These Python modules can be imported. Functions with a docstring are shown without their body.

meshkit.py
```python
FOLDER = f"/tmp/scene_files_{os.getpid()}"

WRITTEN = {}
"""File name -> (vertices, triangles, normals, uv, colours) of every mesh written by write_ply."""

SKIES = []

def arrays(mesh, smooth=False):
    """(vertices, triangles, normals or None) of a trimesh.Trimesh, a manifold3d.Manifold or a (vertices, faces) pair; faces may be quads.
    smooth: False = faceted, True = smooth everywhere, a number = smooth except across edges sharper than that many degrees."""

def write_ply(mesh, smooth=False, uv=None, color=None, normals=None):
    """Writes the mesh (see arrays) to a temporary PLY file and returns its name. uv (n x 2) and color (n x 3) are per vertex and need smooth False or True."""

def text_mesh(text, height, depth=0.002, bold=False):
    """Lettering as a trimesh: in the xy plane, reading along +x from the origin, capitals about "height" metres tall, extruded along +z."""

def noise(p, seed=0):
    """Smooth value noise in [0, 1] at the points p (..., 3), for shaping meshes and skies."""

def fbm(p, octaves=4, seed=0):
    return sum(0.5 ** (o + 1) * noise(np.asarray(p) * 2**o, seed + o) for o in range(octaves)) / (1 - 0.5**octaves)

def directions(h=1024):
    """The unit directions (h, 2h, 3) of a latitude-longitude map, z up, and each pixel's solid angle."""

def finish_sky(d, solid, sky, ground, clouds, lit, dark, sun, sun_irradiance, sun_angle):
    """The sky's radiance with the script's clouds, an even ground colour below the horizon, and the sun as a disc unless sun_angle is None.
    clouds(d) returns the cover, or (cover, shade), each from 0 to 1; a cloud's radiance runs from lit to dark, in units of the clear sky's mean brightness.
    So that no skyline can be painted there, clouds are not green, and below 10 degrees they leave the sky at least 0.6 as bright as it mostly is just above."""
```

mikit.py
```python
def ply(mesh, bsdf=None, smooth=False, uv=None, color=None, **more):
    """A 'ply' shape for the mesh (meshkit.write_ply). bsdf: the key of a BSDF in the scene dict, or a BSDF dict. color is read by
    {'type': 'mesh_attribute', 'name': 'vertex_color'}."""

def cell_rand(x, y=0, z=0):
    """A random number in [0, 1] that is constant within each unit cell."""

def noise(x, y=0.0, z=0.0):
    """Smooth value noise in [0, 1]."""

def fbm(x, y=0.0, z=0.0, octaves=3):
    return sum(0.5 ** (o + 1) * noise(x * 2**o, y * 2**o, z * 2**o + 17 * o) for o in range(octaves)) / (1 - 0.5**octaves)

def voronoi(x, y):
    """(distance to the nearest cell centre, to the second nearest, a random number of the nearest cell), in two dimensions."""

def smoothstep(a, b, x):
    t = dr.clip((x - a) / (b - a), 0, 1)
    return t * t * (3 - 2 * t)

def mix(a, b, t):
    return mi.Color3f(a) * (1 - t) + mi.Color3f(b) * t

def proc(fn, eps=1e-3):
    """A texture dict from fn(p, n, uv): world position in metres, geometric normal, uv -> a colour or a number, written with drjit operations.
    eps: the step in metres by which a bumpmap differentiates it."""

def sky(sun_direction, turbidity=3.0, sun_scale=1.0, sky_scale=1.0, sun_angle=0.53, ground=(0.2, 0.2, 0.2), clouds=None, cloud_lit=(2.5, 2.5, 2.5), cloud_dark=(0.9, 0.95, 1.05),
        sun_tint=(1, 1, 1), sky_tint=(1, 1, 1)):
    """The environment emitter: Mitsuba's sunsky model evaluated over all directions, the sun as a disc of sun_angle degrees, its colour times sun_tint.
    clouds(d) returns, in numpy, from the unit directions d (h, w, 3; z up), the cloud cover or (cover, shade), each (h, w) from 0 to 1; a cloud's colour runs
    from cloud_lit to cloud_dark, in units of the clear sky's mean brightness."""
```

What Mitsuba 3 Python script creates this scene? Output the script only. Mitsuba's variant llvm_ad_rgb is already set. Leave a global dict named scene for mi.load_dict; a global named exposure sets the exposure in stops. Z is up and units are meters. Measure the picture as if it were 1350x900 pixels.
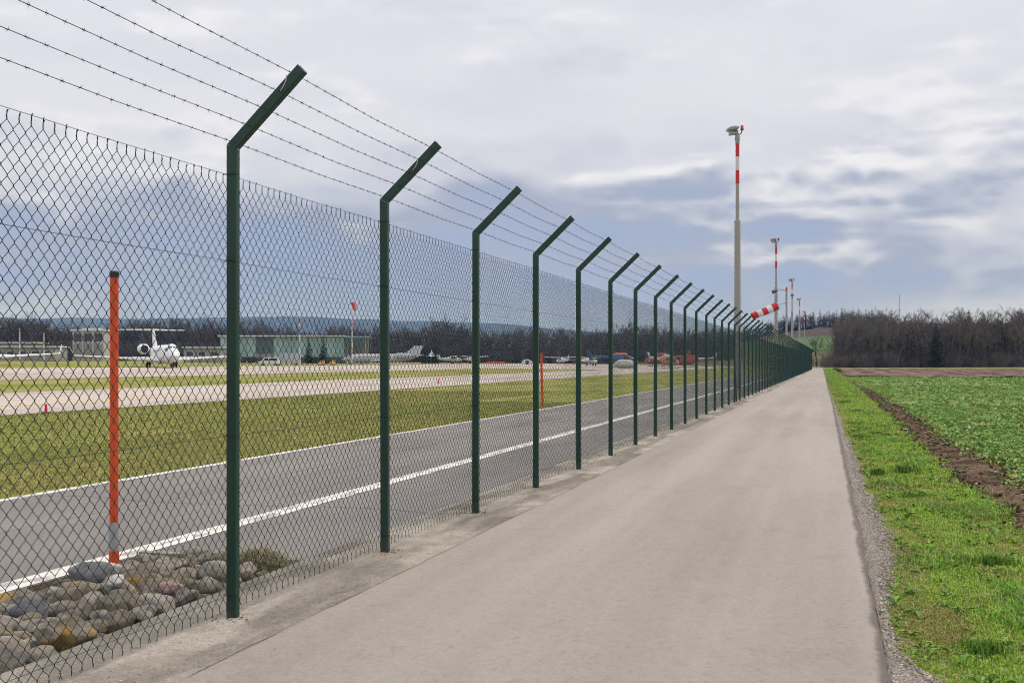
import math, random
import numpy as np, trimesh, drjit as dr, mitsuba as mi, mikit, meshkit
from mikit import proc, noise, fbm, voronoi, smoothstep, mix, cell_rand

T = mi.ScalarTransform4f
random.seed(5)
rng = np.random.default_rng(5)
scene, labels = {}, {}

# ------------------------------------------------------------------ camera, sky, exposure
EYE = 1.593
YAW = math.atan(423.1 / 1500.0)
scene['camera'] = {
    'type': 'perspective', 'fov': 2 * math.degrees(math.atan(675.0 / 1500.0)), 'fov_axis': 'x',
    'near_clip': 0.1, 'far_clip': 20000.0, 'principal_point_offset_y': -25.1 / 900.0,
    'to_world': T().look_at(origin=[0, 0, EYE], target=[-math.sin(YAW), math.cos(YAW), EYE], up=[0, 0, 1])}


def ss(a, b, x):
    t = np.clip((x - a) / (b - a), 0, 1)
    return t * t * (3 - 2 * t)


def cloud_cover(d):
    """A closed deck of cloud: pale overhead, with a blue-grey bank lying towards the horizon, thickest on the airfield side."""
    x, y, z = d[..., 0], d[..., 1], np.maximum(d[..., 2], 0)
    el = np.degrees(np.arcsin(np.clip(z, 0, 1)))
    az = np.degrees(np.arctan2(x, y))
    k = 1.0 / (z + 0.10)
    q = np.stack([x * k, y * k, z * 0 + 0.3], -1)
    r = np.hypot(x, y) + 1e-6
    c = np.stack([x / r, y / r], -1)                  # bearing without a seam

    def n(sa, se, seed, o=5, off=0.0):
        return meshkit.fbm(np.concatenate([c * (57.3 / sa), ((el + off) / se)[..., None]], -1) + seed * 1.37, o, seed)

    def billow(sa, se, seed, off=0.0):
        t, out = 0, 0
        for o in range(5):
            v = meshkit.noise(np.concatenate([c * (57.3 / sa), ((el + off) / se)[..., None]], -1) * 2 ** o + seed * 2.1, seed + o)
            out = out + 0.5 ** o * np.abs(2 * v - 1)
            t += 0.5 ** o
        return 1 - out / t

    warp = (n(6, 3, 5, 4) - 0.5) * 4.0
    mid, fine = n(9.0, 3.2, 23, 6, warp * 0.3), n(2.6, 1.1, 31)
    puff = billow(5.0, 2.2, 53, warp * 0.4)
    puff_lit = billow(5.0, 2.2, 53, warp * 0.4 + 0.35)
    lump = n(7.0, 2.4, 47, 6)
    deck = meshkit.fbm(q * 0.8 + 3.1, 5, 11)
    side = 0.5 + 0.5 * np.cos(np.radians(az + 20.0))
    side = side ** 14
    e2 = el + warp * 0.9 + (puff - 0.6) * 3.0
    bank = 1 - ss(2.6 + 1.8 * side, 9.4 + 2.6 * side, e2)
    gap = ss(0.46, 0.70, mid) * ss(1.0, 2.6, el)
    rim = (1 - ss(2.2, 4.2, el + (mid - 0.5) * 3)) * (0.45 + 0.55 * ss(10, 22, np.abs(az + 17)))
    shade = 0.305 + bank * (0.25 + 0.52 * side) * (1 - 0.28 * gap) - 0.26 * rim * bank
    shade += (mid - 0.5) * 0.16 + (fine - 0.5) * 0.05 + (deck - 0.5) * 0.16 * ss(6, 14, el)
    body = ss(0.47, 0.60, lump) * ss(1.5, 4, el) * (1 - ss(18, 30, el))
    right = 0.46 * ss(-22, -2, az) * (1 - ss(9, 13, el)) + 0.25
    shade += right * (body * ((puff - 0.62) * -0.50 + (puff_lit - puff) * 0.8) + (puff - 0.62) * -0.18 * ss(2, 5, el))
    shade -= 0.13 * ss(0.58, 0.80, lump + (puff - 0.62) * 0.35) * ss(3, 6, el) * (1 - ss(16, 26, el)) * ss(0.45, 0.75, puff)
    shade = 0.375 + (shade - 0.335) * 0.92
    shade += ((puff - 0.62) * -0.22 + (fine - 0.5) * 0.14) * bank * ss(0.5, 3, el)
    shade = np.where(shade > 0.60, 0.60 + 0.22 * np.tanh((shade - 0.60) / 0.22), shade)
    shade = np.where(shade < 0.32, 0.32 - 0.12 * np.tanh((0.32 - shade) / 0.12), shade)
    shade -= 0.30 * ss(16, 50, el)
    return np.ones_like(el), np.clip(shade, 0, 1)


SUN = (0.55, 0.25, 0.80)
scene['sky'] = mikit.sky(SUN, turbidity=3, sun_scale=0.22, sun_angle=16, clouds=cloud_cover, ground=(0.16, 0.17, 0.12),
                         cloud_lit=(3.02, 2.96, 3.04), cloud_dark=(0.25, 0.47, 1.02))
exposure = 2.0


# ------------------------------------------------------------------ helpers
def numbered(k):
    if k not in scene and k not in labels:
        return k
    i = 1
    while f'{k}_{i:03d}' in scene or f'{k}_{i:03d}' in labels:
        i += 1
    return f'{k}_{i:03d}'


def tag(key, label=None, cat=None, group=None, kind=None):
    d = {}
    for a, b in (('label', label), ('category', cat), ('group', group), ('kind', kind)):
        if b:
            d[a] = b
    labels[key] = d
    return key


def thing(name, label, cat, group=None):
    """Reserves the key that the parts' keys start with."""
    return tag(numbered(name), label, cat, group)


def put(name, shape, parent=None):
    key = numbered((parent + '__' if parent else '') + name)
    scene[key] = shape
    return key


def struct(name, shape, kind='structure', label=None):
    key = put(name, shape)
    tag(key, label, None, None, kind)
    return key


class MB:
    """Collects pieces of one mesh."""

    def __init__(self):
        self.v, self.f, self.n = [], [], 0

    def add(self, v, f):
        v = np.asarray(v, float)
        f = np.asarray(f, int)
        if f.shape[1] == 4:
            f = np.vstack([f[:, [0, 1, 2]], f[:, [0, 2, 3]]])
        self.v.append(v)
        self.f.append(f + self.n)
        self.n += len(v)
        return self

    def box(self, c, s, rz=0.0, tilt=None):
        v = np.array([[x, y, z] for x in (-.5, .5) for y in (-.5, .5) for z in (-.5, .5)]) * np.asarray(s, float)
        if tilt is not None:
            v = v @ np.asarray(tilt).T
        if rz:
            co, si = math.cos(rz), math.sin(rz)
            v = v @ np.array([[co, si, 0], [-si, co, 0], [0, 0, 1]])
        f = [[0, 1, 3, 2], [4, 6, 7, 5], [0, 4, 5, 1], [2, 3, 7, 6], [0, 2, 6, 4], [1, 5, 7, 3]]
        return self.add(v + np.asarray(c, float), f)

    def tube(self, pts, r, sides=8, caps=True):
        p = np.asarray(pts, float)
        r = np.broadcast_to(np.asarray(r, float), (len(p),))
        t = np.gradient(p, axis=0)
        t /= np.linalg.norm(t, axis=1, keepdims=True) + 1e-12
        ref = np.array([0, 0, 1.0]) if abs(t[:, 2]).mean() < 0.8 else np.array([1.0, 0, 0])
        a = np.cross(t, ref)
        a /= np.linalg.norm(a, axis=1, keepdims=True) + 1e-12
        b = np.cross(t, a)
        ang = np.arange(sides) * 2 * np.pi / sides + np.pi / sides
        v = p[:, None] + r[:, None, None] * (np.cos(ang)[None, :, None] * a[:, None] + np.sin(ang)[None, :, None] * b[:, None])
        return self.rings(v, caps)

    def rings(self, v, caps=True):
        n, s = v.shape[:2]
        i, j = np.meshgrid(np.arange(n - 1), np.arange(s), indexing='ij')
        q = np.stack([i * s + j, i * s + (j + 1) % s, (i + 1) * s + (j + 1) % s, (i + 1) * s + j], -1).reshape(-1, 4)
        f = np.vstack([q[:, [0, 1, 2]], q[:, [0, 2, 3]]])
        vv = v.reshape(-1, 3)
        if caps:
            vv = np.vstack([vv, v[0].mean(0), v[-1].mean(0)])
            k = np.arange(s)
            f = np.vstack([f, np.stack([k * 0 + n * s, (k + 1) % s, k], 1), np.stack([k * 0 + n * s + 1, (n - 1) * s + k, (n - 1) * s + (k + 1) % s], 1)])
        return self.add(vv, f)

    def spikes(self, p0, p1, r):
        """Many thin three-sided pyramids at once."""
        p0, p1 = np.asarray(p0, float), np.asarray(p1, float)
        t = p1 - p0
        t /= np.linalg.norm(t, axis=1, keepdims=True) + 1e-9
        ref = np.where(np.abs(t[:, 2:]) < 0.9, [[0, 0, 1.0]], [[1.0, 0, 0]])
        a = np.cross(t, ref)
        a /= np.linalg.norm(a, axis=1, keepdims=True) + 1e-9
        b = np.cross(t, a)
        r = np.broadcast_to(np.asarray(r, float), (len(p0),))[:, None]
        base = [p0 + r * (math.cos(g) * a + math.sin(g) * b) for g in (0, 2.094, 4.189)]
        v = np.stack(base + [p1], 1).reshape(-1, 3)
        o = np.arange(len(p0))[:, None] * 4
        f = np.vstack([o + np.array([[0, 1, 3]]), o + np.array([[1, 2, 3]]), o + np.array([[2, 0, 3]])])
        return self.add(v, f)

    def mesh(self):
        return np.vstack(self.v), np.vstack(self.f)

    def ply(self, bsdf, smooth=False, **k):
        return mikit.ply(self.mesh(), bsdf, smooth=smooth, **k)


def lerp(a, b, t):
    return a + (b - a) * t


def gh(x):
    """The airfield rises gently away from the fence."""
    return 0.0097 * np.clip(-np.asarray(x, float) - 30, 0, 160)


def sheet(xs, ys, zfn):
    """A height sheet over a grid; xs may be a function of y."""
    ys = np.asarray(ys, float)
    X = np.array([xs(y) for y in ys]) if callable(xs) else np.tile(np.asarray(xs, float), (len(ys), 1))
    Y = np.repeat(ys[:, None], X.shape[1], 1)
    Z = zfn(X, Y) * np.ones_like(X)
    n, m = X.shape
    i, j = np.meshgrid(np.arange(n - 1), np.arange(m - 1), indexing='ij')
    q = np.stack([i * m + j, i * m + j + 1, (i + 1) * m + j + 1, (i + 1) * m + j], -1).reshape(-1, 4)
    return np.stack([X, Y, Z], -1).reshape(-1, 3), q


def wob(y, s, amp, seed):
    p = np.stack([np.asarray(y, float) * s, np.asarray(y, float) * 0, np.asarray(y, float) * 0], -1)
    return (meshkit.fbm(p, 4, seed) - 0.5) * 2 * amp


def rgb(v):
    return {'type': 'rgb', 'value': [float(c) for c in v]}


def plain(key, col, rough=0.6, metallic=0.0, spec=0.5, **k):
    scene[key] = {'type': 'twosided', 'bsdf': {'type': 'principled', 'base_color': rgb(col), 'roughness': rough, 'metallic': metallic, 'specular': spec, **k}}


def textured(key, fn, rough=0.85, spec=0.3, bump=None, scale=1.0, eps=2e-3, metallic=0.0):
    b = {'type': 'principled', 'base_color': proc(fn), 'roughness': rough, 'specular': spec, 'metallic': metallic}
    if bump is not None:
        b = {'type': 'bumpmap', 'arbitrary': proc(bump, eps), 'scale': scale, 'bsdf': b}
    scene[key] = {'type': 'twosided', 'bsdf': b}


def vcol(key, rough=0.7, spec=0.25):
    scene[key] = {'type': 'twosided', 'bsdf': {'type': 'principled', 'base_color': {'type': 'mesh_attribute', 'name': 'vertex_color'}, 'roughness': rough, 'specular': spec}}


# ------------------------------------------------------------------ materials
def grass_field(p, n, uv):
    a = fbm(p.x * 0.35, p.y * 0.12, 0, 4)
    b = fbm(p.x * 3.0, p.y * 3.0, 1.0, 3)
    c = noise(p.x * 26, p.y * 26, 2.0)
    col = mix((0.165, 0.195, 0.038), (0.265, 0.240, 0.092), smoothstep(0.34, 0.66, a * 0.75 + b * 0.25))
    return col * (0.72 + 0.36 * b + 0.24 * c)


textured('mat_grass_field', grass_field, 0.95, 0.1, lambda p, n, uv: fbm(p.x * 22, p.y * 22, 0, 2), 0.02, 4e-3)


def verge_soil(p, n, uv):
    a = fbm(p.x * 3, p.y * 3, 0, 3)
    c = noise(p.x * 40, p.y * 40, 2.0)
    return mix((0.140, 0.200, 0.036), (0.22, 0.21, 0.080), smoothstep(0.4, 0.7, a)) * (0.7 + 0.6 * c)


textured('mat_verge', verge_soil, 0.95, 0.1, lambda p, n, uv: fbm(p.x * 30, p.y * 30, 0, 2), 0.015)


def asphalt_path(p, n, uv):
    g = noise(p.x * 150, p.y * 150, 1.0)
    g2 = noise(p.x * 60, p.y * 60, 4.0)
    a = fbm(p.x * 1.9, p.y * 0.09, 0, 4)
    b = fbm(p.x * 1.2 + 5, p.y * 0.28, 3.0, 4)
    crack = smoothstep(0.03, 0.0, dr.abs(noise(p.x * 0.7 + 3, p.y * 0.22, 9.0) - 0.5)) * smoothstep(0.5, 0.62, noise(p.x * 0.8, p.y * 0.5, 5))
    col = mix((0.290, 0.262, 0.238), (0.325, 0.295, 0.269), smoothstep(0.3, 0.7, a * 0.6 + b * 0.4))
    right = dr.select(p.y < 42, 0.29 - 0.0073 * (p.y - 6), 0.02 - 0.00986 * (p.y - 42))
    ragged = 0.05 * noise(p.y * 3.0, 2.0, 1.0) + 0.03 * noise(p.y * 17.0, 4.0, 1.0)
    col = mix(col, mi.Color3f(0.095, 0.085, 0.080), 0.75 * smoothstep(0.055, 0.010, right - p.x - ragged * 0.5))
    lane = smoothstep(0.35, 0.0, dr.abs(p.x + 2.35)) + smoothstep(0.35, 0.0, dr.abs(p.x + 0.65))
    streak = fbm(p.x * 5.0, p.y * 0.05, 21.0, 4)
    grime = smoothstep(0.55, 0.75, fbm(p.x * 1.1, p.y * 0.10, 31.0, 4))
    col = col * (1.0 + 0.035 * lane) * (0.93 + 0.14 * streak) * (1 - 0.07 * grime)
    wear = smoothstep(0.62, 0.76, fbm(p.x * 2.5, p.y * 2.5, 8.0, 3)) * 0.05
    spot = smoothstep(0.72, 0.86, noise(p.x * 38, p.y * 38, 12.0)) * 0.10
    g3 = noise(p.x * 24, p.y * 24, 7.0)
    return col * (0.84 + 0.17 * g + 0.09 * g2 + 0.07 * g3) * (1 - wear - spot) * (1 - 0.0 * crack)


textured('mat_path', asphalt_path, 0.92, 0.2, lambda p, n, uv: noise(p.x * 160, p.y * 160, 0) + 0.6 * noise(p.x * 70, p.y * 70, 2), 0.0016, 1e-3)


def apron_concrete(p, n, uv):
    g = noise(p.x * 110, p.y * 110, p.z * 110)
    g2 = fbm(p.x * 28, p.y * 28, 1.0, 3)
    a = fbm(p.x * 2.2, p.y * 1.1, 0, 4)
    band = smoothstep(0.22, 0.06, dr.abs(p.x + 3.42 + 0.10 * (noise(p.y * 1.3, 3.0, 1.0) - 0.5)))
    stain = smoothstep(0.46, 0.66, fbm(p.x * 3.4 + 2, p.y * 0.55, 6.0, 4) + 0.10 * band)
    moss = smoothstep(0.60, 0.72, fbm(p.x * 5, p.y * 3.0, 14.0, 3))
    col = mix((0.245, 0.223, 0.194), (0.345, 0.316, 0.278), smoothstep(0.35, 0.65, a))
    col = col * (0.62 + 0.46 * g + 0.38 * g2) * (1 - 0.33 * stain)
    return mix(col, mi.Color3f(0.10, 0.10, 0.065), moss * 0.25)


textured('mat_apron', apron_concrete, 0.95, 0.15, lambda p, n, uv: fbm(p.x * 45, p.y * 45, p.z * 45, 3), 0.010, 1.5e-3)


def road_asphalt(p, n, uv):
    g = noise(p.x * 80, p.y * 80, 1.0)
    a = fbm(p.x * 0.9, p.y * 0.25, 0, 4)
    patch = smoothstep(0.48, 0.52, noise(p.x * 0.25, p.y * 0.05, 3.0))
    seal = smoothstep(0.05, 0.02, dr.abs(p.y - 11.8 * dr.round(p.y / 11.8) + 0.7 * (noise(p.x * 0.8, dr.round(p.y / 11.8) * 7.0, 2.0) - 0.5)))
    seal = dr.maximum(seal, smoothstep(0.035, 0.015, dr.abs(p.x + 7.6 + 0.12 * (noise(p.y * 0.6, 1.0, 2.0) - 0.5))))
    track = smoothstep(0.4, 0.0, dr.abs(p.x + 6.7)) + smoothstep(0.4, 0.0, dr.abs(p.x + 8.4))
    return mix((0.195, 0.184, 0.178), (0.240, 0.226, 0.218), smoothstep(0.3, 0.7, a)) * (0.86 + 0.22 * g) * (1 - 0.07 * patch) * (1 - 0.30 * seal) * (1 + 0.05 * track)


textured('mat_road', road_asphalt, 0.9, 0.25, lambda p, n, uv: noise(p.x * 130, p.y * 130, 0), 0.0015)


def road_paint(p, n, uv):
    w = fbm(p.x * 14, p.y * 4, 0, 4)
    g = noise(p.x * 90, p.y * 90, 0)
    return mix((0.72, 0.70, 0.66), (0.36, 0.34, 0.32), smoothstep(0.46, 0.66, w) * 0.85) * (0.9 + 0.12 * g)


textured('mat_paint', road_paint, 0.7, 0.3)
plain('mat_yellow_paint', (0.62, 0.42, 0.12), 0.8)


def runway_concrete(p, n, uv):
    a = fbm(p.x * 0.12, p.y * 0.04, 0, 4)
    b = fbm(p.x * 1.5, p.y * 0.5, 2.0, 3)
    jx, jy = p.x / 7.5, p.y / 7.5
    ex, ey = dr.abs(jx - dr.round(jx)) * 7.5, dr.abs(jy - dr.round(jy)) * 7.5
    joint = smoothstep(0.07, 0.02, dr.minimum(ex, ey))
    tone = 0.94 + 0.12 * cell_rand(dr.floor(jx + 0.5), dr.floor(jy + 0.5), 2)
    rub = smoothstep(0.5, 0.75, fbm(p.x * 0.5, p.y * 0.02, 5.0, 3)) * 0.14
    return mix((0.33, 0.29, 0.258), (0.415, 0.37, 0.332), smoothstep(0.3, 0.7, a * 0.6 + b * 0.4)) * tone * (1 - 0.35 * joint) * (1 - rub)


textured('mat_runway', runway_concrete, 0.9, 0.2)


def soil(p, n, uv):
    a = fbm(p.x * 4, p.y * 4, p.z * 4, 4)
    b = noise(p.x * 35, p.y * 35, p.z * 35)
    return mix((0.060, 0.040, 0.026), (0.140, 0.098, 0.066), smoothstep(0.3, 0.7, a)) * (0.7 + 0.55 * b)


textured('mat_soil', soil, 0.97, 0.1, lambda p, n, uv: fbm(p.x * 18, p.y * 18, p.z * 18, 3), 0.03, 3e-3)


def plough(p, n, uv):
    a = fbm(p.x * 0.7, p.y * 0.5, 0, 4)
    b = noise(p.x * 5, p.y * 3, 1)
    return mix((0.115, 0.076, 0.058), (0.205, 0.148, 0.118), smoothstep(0.3, 0.7, a)) * (0.65 + 0.6 * b)


textured('mat_plough', plough, 0.97, 0.1)


def crop_base(p, n, uv):
    a = fbm(p.x * 1.4, p.y * 1.0, 0, 4)
    b = noise(p.x * 7, p.y * 5, 1)
    return mix((0.130, 0.225, 0.060), (0.190, 0.235, 0.080), smoothstep(0.35, 0.7, a)) * (0.6 + 0.6 * b)


textured('mat_crop_base', crop_base, 0.95, 0.1)


def gravel_bed(p, n, uv):
    f, s, w = voronoi(p.x * 70, p.y * 70)
    a = fbm(p.x * 5, p.y * 5, 0, 3)
    return mix((0.20, 0.175, 0.15), (0.36, 0.33, 0.295), w) * (0.55 + 0.55 * smoothstep(0.0, 0.35, s - f)) * (0.8 + 0.4 * a)


textured('mat_gravel', gravel_bed, 0.95, 0.15, lambda p, n, uv: voronoi(p.x * 70, p.y * 70)[0], -0.006, 1e-3)
plain('mat_crack', (0.25, 0.225, 0.205), 0.95, spec=0.1)


def tinted(key, c0, c1, f=7.0, rough=0.85, bump=0.004, lichen=None):
    def fn(p, n, uv):
        a = fbm(p.x * f, p.y * f, p.z * f, 4)
        b = noise(p.x * 60, p.y * 60, p.z * 60)
        col = mix(c0, c1, smoothstep(0.3, 0.7, a)) * (0.75 + 0.42 * b)
        pale = smoothstep(0.60, 0.75, fbm(p.x * 11 + 4, p.y * 11, p.z * 11, 3))
        col = mix(col, mi.Color3f(0.40, 0.37, 0.33), pale * 0.45)
        if lichen is not None:
            col = mix(col, mi.Color3f(*lichen), smoothstep(0.60, 0.68, fbm(p.x * 8, p.y * 8 + 3, p.z * 8, 4)) * 0.8)
        return col
    textured(key, fn, rough, 0.3, lambda p, n, uv: fbm(p.x * 22, p.y * 22, p.z * 22, 4), bump * 2.2, 1.5e-3)


tinted('mat_stone_grey', (0.165, 0.148, 0.125), (0.300, 0.272, 0.235))
tinted('mat_stone_brown', (0.130, 0.105, 0.076), (0.235, 0.200, 0.150))
tinted('mat_stone_slate', (0.120, 0.125, 0.135), (0.205, 0.212, 0.225), 5.0)
tinted('mat_stone_pale', (0.36, 0.34, 0.33), (0.52, 0.49, 0.48), 6.0)
tinted('mat_stone_pink', (0.22, 0.155, 0.14), (0.37, 0.26, 0.24))
tinted('mat_stone_lichen', (0.15, 0.13, 0.10), (0.24, 0.215, 0.17), lichen=(0.38, 0.225, 0.05))


def post_green(p, n, uv):
    a = fbm(p.x * 6, p.y * 6, p.z * 1.2, 4)
    b = noise(p.x * 90, p.y * 90, p.z * 25)
    low = smoothstep(0.25, 0.0, p.z) * smoothstep(0.4, 0.7, fbm(p.x * 30, p.y * 30, p.z * 12, 3))
    col = mix((0.0032, 0.032, 0.022), (0.0056, 0.044, 0.031), smoothstep(0.3, 0.7, a)) * (0.9 + 0.2 * b)
    return mix(col, mi.Color3f(0.10, 0.09, 0.07), low * 0.35)


textured('mat_post', post_green, 0.42, 0.5, lambda p, n, uv: fbm(p.x * 20, p.y * 20, p.z * 5, 2), 0.0012)
plain('mat_chain', (0.0085, 0.034, 0.036), 0.5, spec=0.4)
plain('mat_barbed', (0.055, 0.055, 0.065), 0.5, metallic=0.3)
plain('mat_tie', (0.55, 0.55, 0.52), 0.6)


def orange_paint(p, n, uv):
    a = fbm(p.x * 12, p.y * 12, p.z * 3, 4)
    return mix((0.56, 0.058, 0.010), (0.70, 0.085, 0.014), a) 


textured('mat_orange', orange_paint, 0.5, 0.4)


def galv(p, n, uv):
    a = fbm(p.x * 9, p.y * 9, p.z * 1.5, 4)
    return mix((0.26, 0.28, 0.285), (0.34, 0.355, 0.36), smoothstep(0.3, 0.7, a))


textured('mat_galv', galv, 0.6, 0.4)


def mast_grey(p, n, uv):
    a = fbm(p.x * 7, p.y * 7, p.z * 0.7, 4)
    return mix((0.34, 0.325, 0.30), (0.45, 0.43, 0.40), smoothstep(0.3, 0.7, a))


plain('mat_mast', (0.31, 0.30, 0.285), 0.7)
plain('mat_red', (0.55, 0.018, 0.022), 0.5)
plain('mat_orange_red', (0.72, 0.07, 0.035), 0.5)
plain('mat_white', (0.62, 0.63, 0.65), 0.5)
plain('mat_jet_white', (0.68, 0.69, 0.71), 0.28, clearcoat=0.5)
plain('mat_jet_grey', (0.42, 0.44, 0.47), 0.35, clearcoat=0.3)
plain('mat_black', (0.012, 0.012, 0.014), 0.5)
plain('mat_rubber', (0.02, 0.02, 0.021), 0.85)
plain('mat_dark_grey', (0.07, 0.07, 0.075), 0.6)
plain('mat_glass_dark', (0.025, 0.032, 0.040), 0.08, spec=0.6)
plain('mat_metal', (0.45, 0.45, 0.46), 0.35, metallic=0.8)
plain('mat_lens', (0.30, 0.27, 0.20), 0.2)
plain('mat_blue', (0.020, 0.085, 0.26), 0.35, clearcoat=0.5)
plain('mat_heli_red', (0.36, 0.050, 0.038), 0.35, clearcoat=0.5)
plain('mat_heli_orange', (0.52, 0.19, 0.06), 0.35, clearcoat=0.5)
plain('mat_yellow', (0.72, 0.45, 0.03), 0.45)
plain('mat_cover', (0.50, 0.51, 0.46), 0.8)
plain('mat_mint', (0.25, 0.38, 0.37), 0.35)
plain('mat_mint_pale', (0.31, 0.43, 0.415), 0.35)
plain('mat_mint_dark', (0.075, 0.115, 0.118), 0.25)
plain('mat_roof_pale', (0.56, 0.56, 0.55), 0.7)
plain('mat_wall_grey', (0.26, 0.26, 0.245), 0.85)
plain('mat_wall_light', (0.40, 0.40, 0.385), 0.85)
plain('mat_wall_house', (0.60, 0.53, 0.46), 0.85)
plain('mat_roof_tile', (0.20, 0.10, 0.075), 0.85)


def bark(p, n, uv):
    a = fbm(p.x * 2, p.y * 2, p.z * 0.6, 3)
    return mix((0.040, 0.034, 0.030), (0.072, 0.062, 0.053), a)


textured('mat_bark', bark, 0.95, 0.1)
plain('mat_twig', (0.132, 0.114, 0.102), 0.95, spec=0.1)
plain('mat_wood_far', (0.105, 0.095, 0.090), 0.95, spec=0.1)
plain('mat_wood_far_brown', (0.105, 0.088, 0.076), 0.95, spec=0.1)
plain('mat_twig_brown', (0.150, 0.121, 0.099), 0.95, spec=0.1)
plain('mat_twig_olive', (0.160, 0.150, 0.110), 0.95, spec=0.1)
plain('mat_needles', (0.016, 0.030, 0.017), 0.9, spec=0.1)
plain('mat_needles_light', (0.024, 0.042, 0.022), 0.9, spec=0.1)
vcol('mat_leaf', 0.6, 0.3)
vcol('mat_pebble', 0.9, 0.2)


def hill_grass(p, n, uv):
    b = fbm(p.x * 0.05, p.y * 0.03, 0, 4)
    edge = p.y + 14 * (noise(p.x * 0.03, 1.0, 0) - 0.5)
    green = mix((0.060, 0.110, 0.040), (0.075, 0.130, 0.048), b)
    brown = mix((0.060, 0.048, 0.042), (0.085, 0.066, 0.055), b)
    near = mix((0.11, 0.12, 0.045), (0.15, 0.14, 0.06), b)
    return mix(mix(near, green, smoothstep(425, 432, edge)), brown, smoothstep(608, 616, edge))


textured('mat_hill', hill_grass, 0.95, 0.1)
plain('mat_ridge', (0.055, 0.070, 0.060), 0.95, spec=0.1)

# ------------------------------------------------------------------ ground, roads and fields
gx = np.array([-8000, -4000, -1500, -600, -300, -190, -150, -110, -80, -55, -40, -30, -20, -12, -9, -6, -3, 0, 3, 10, 30, 80, 250, 800, 2700.])
gy = np.array([-200, -60, -10, 0, 5, 10, 20, 40, 70, 110, 160, 220, 300, 400, 700, 1500, 4000, 7900.])
struct('ground', mikit.ply(sheet(gx, gy, lambda X, Y: gh(X) - 0.12), 'mat_grass_field', smooth=True))

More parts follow.
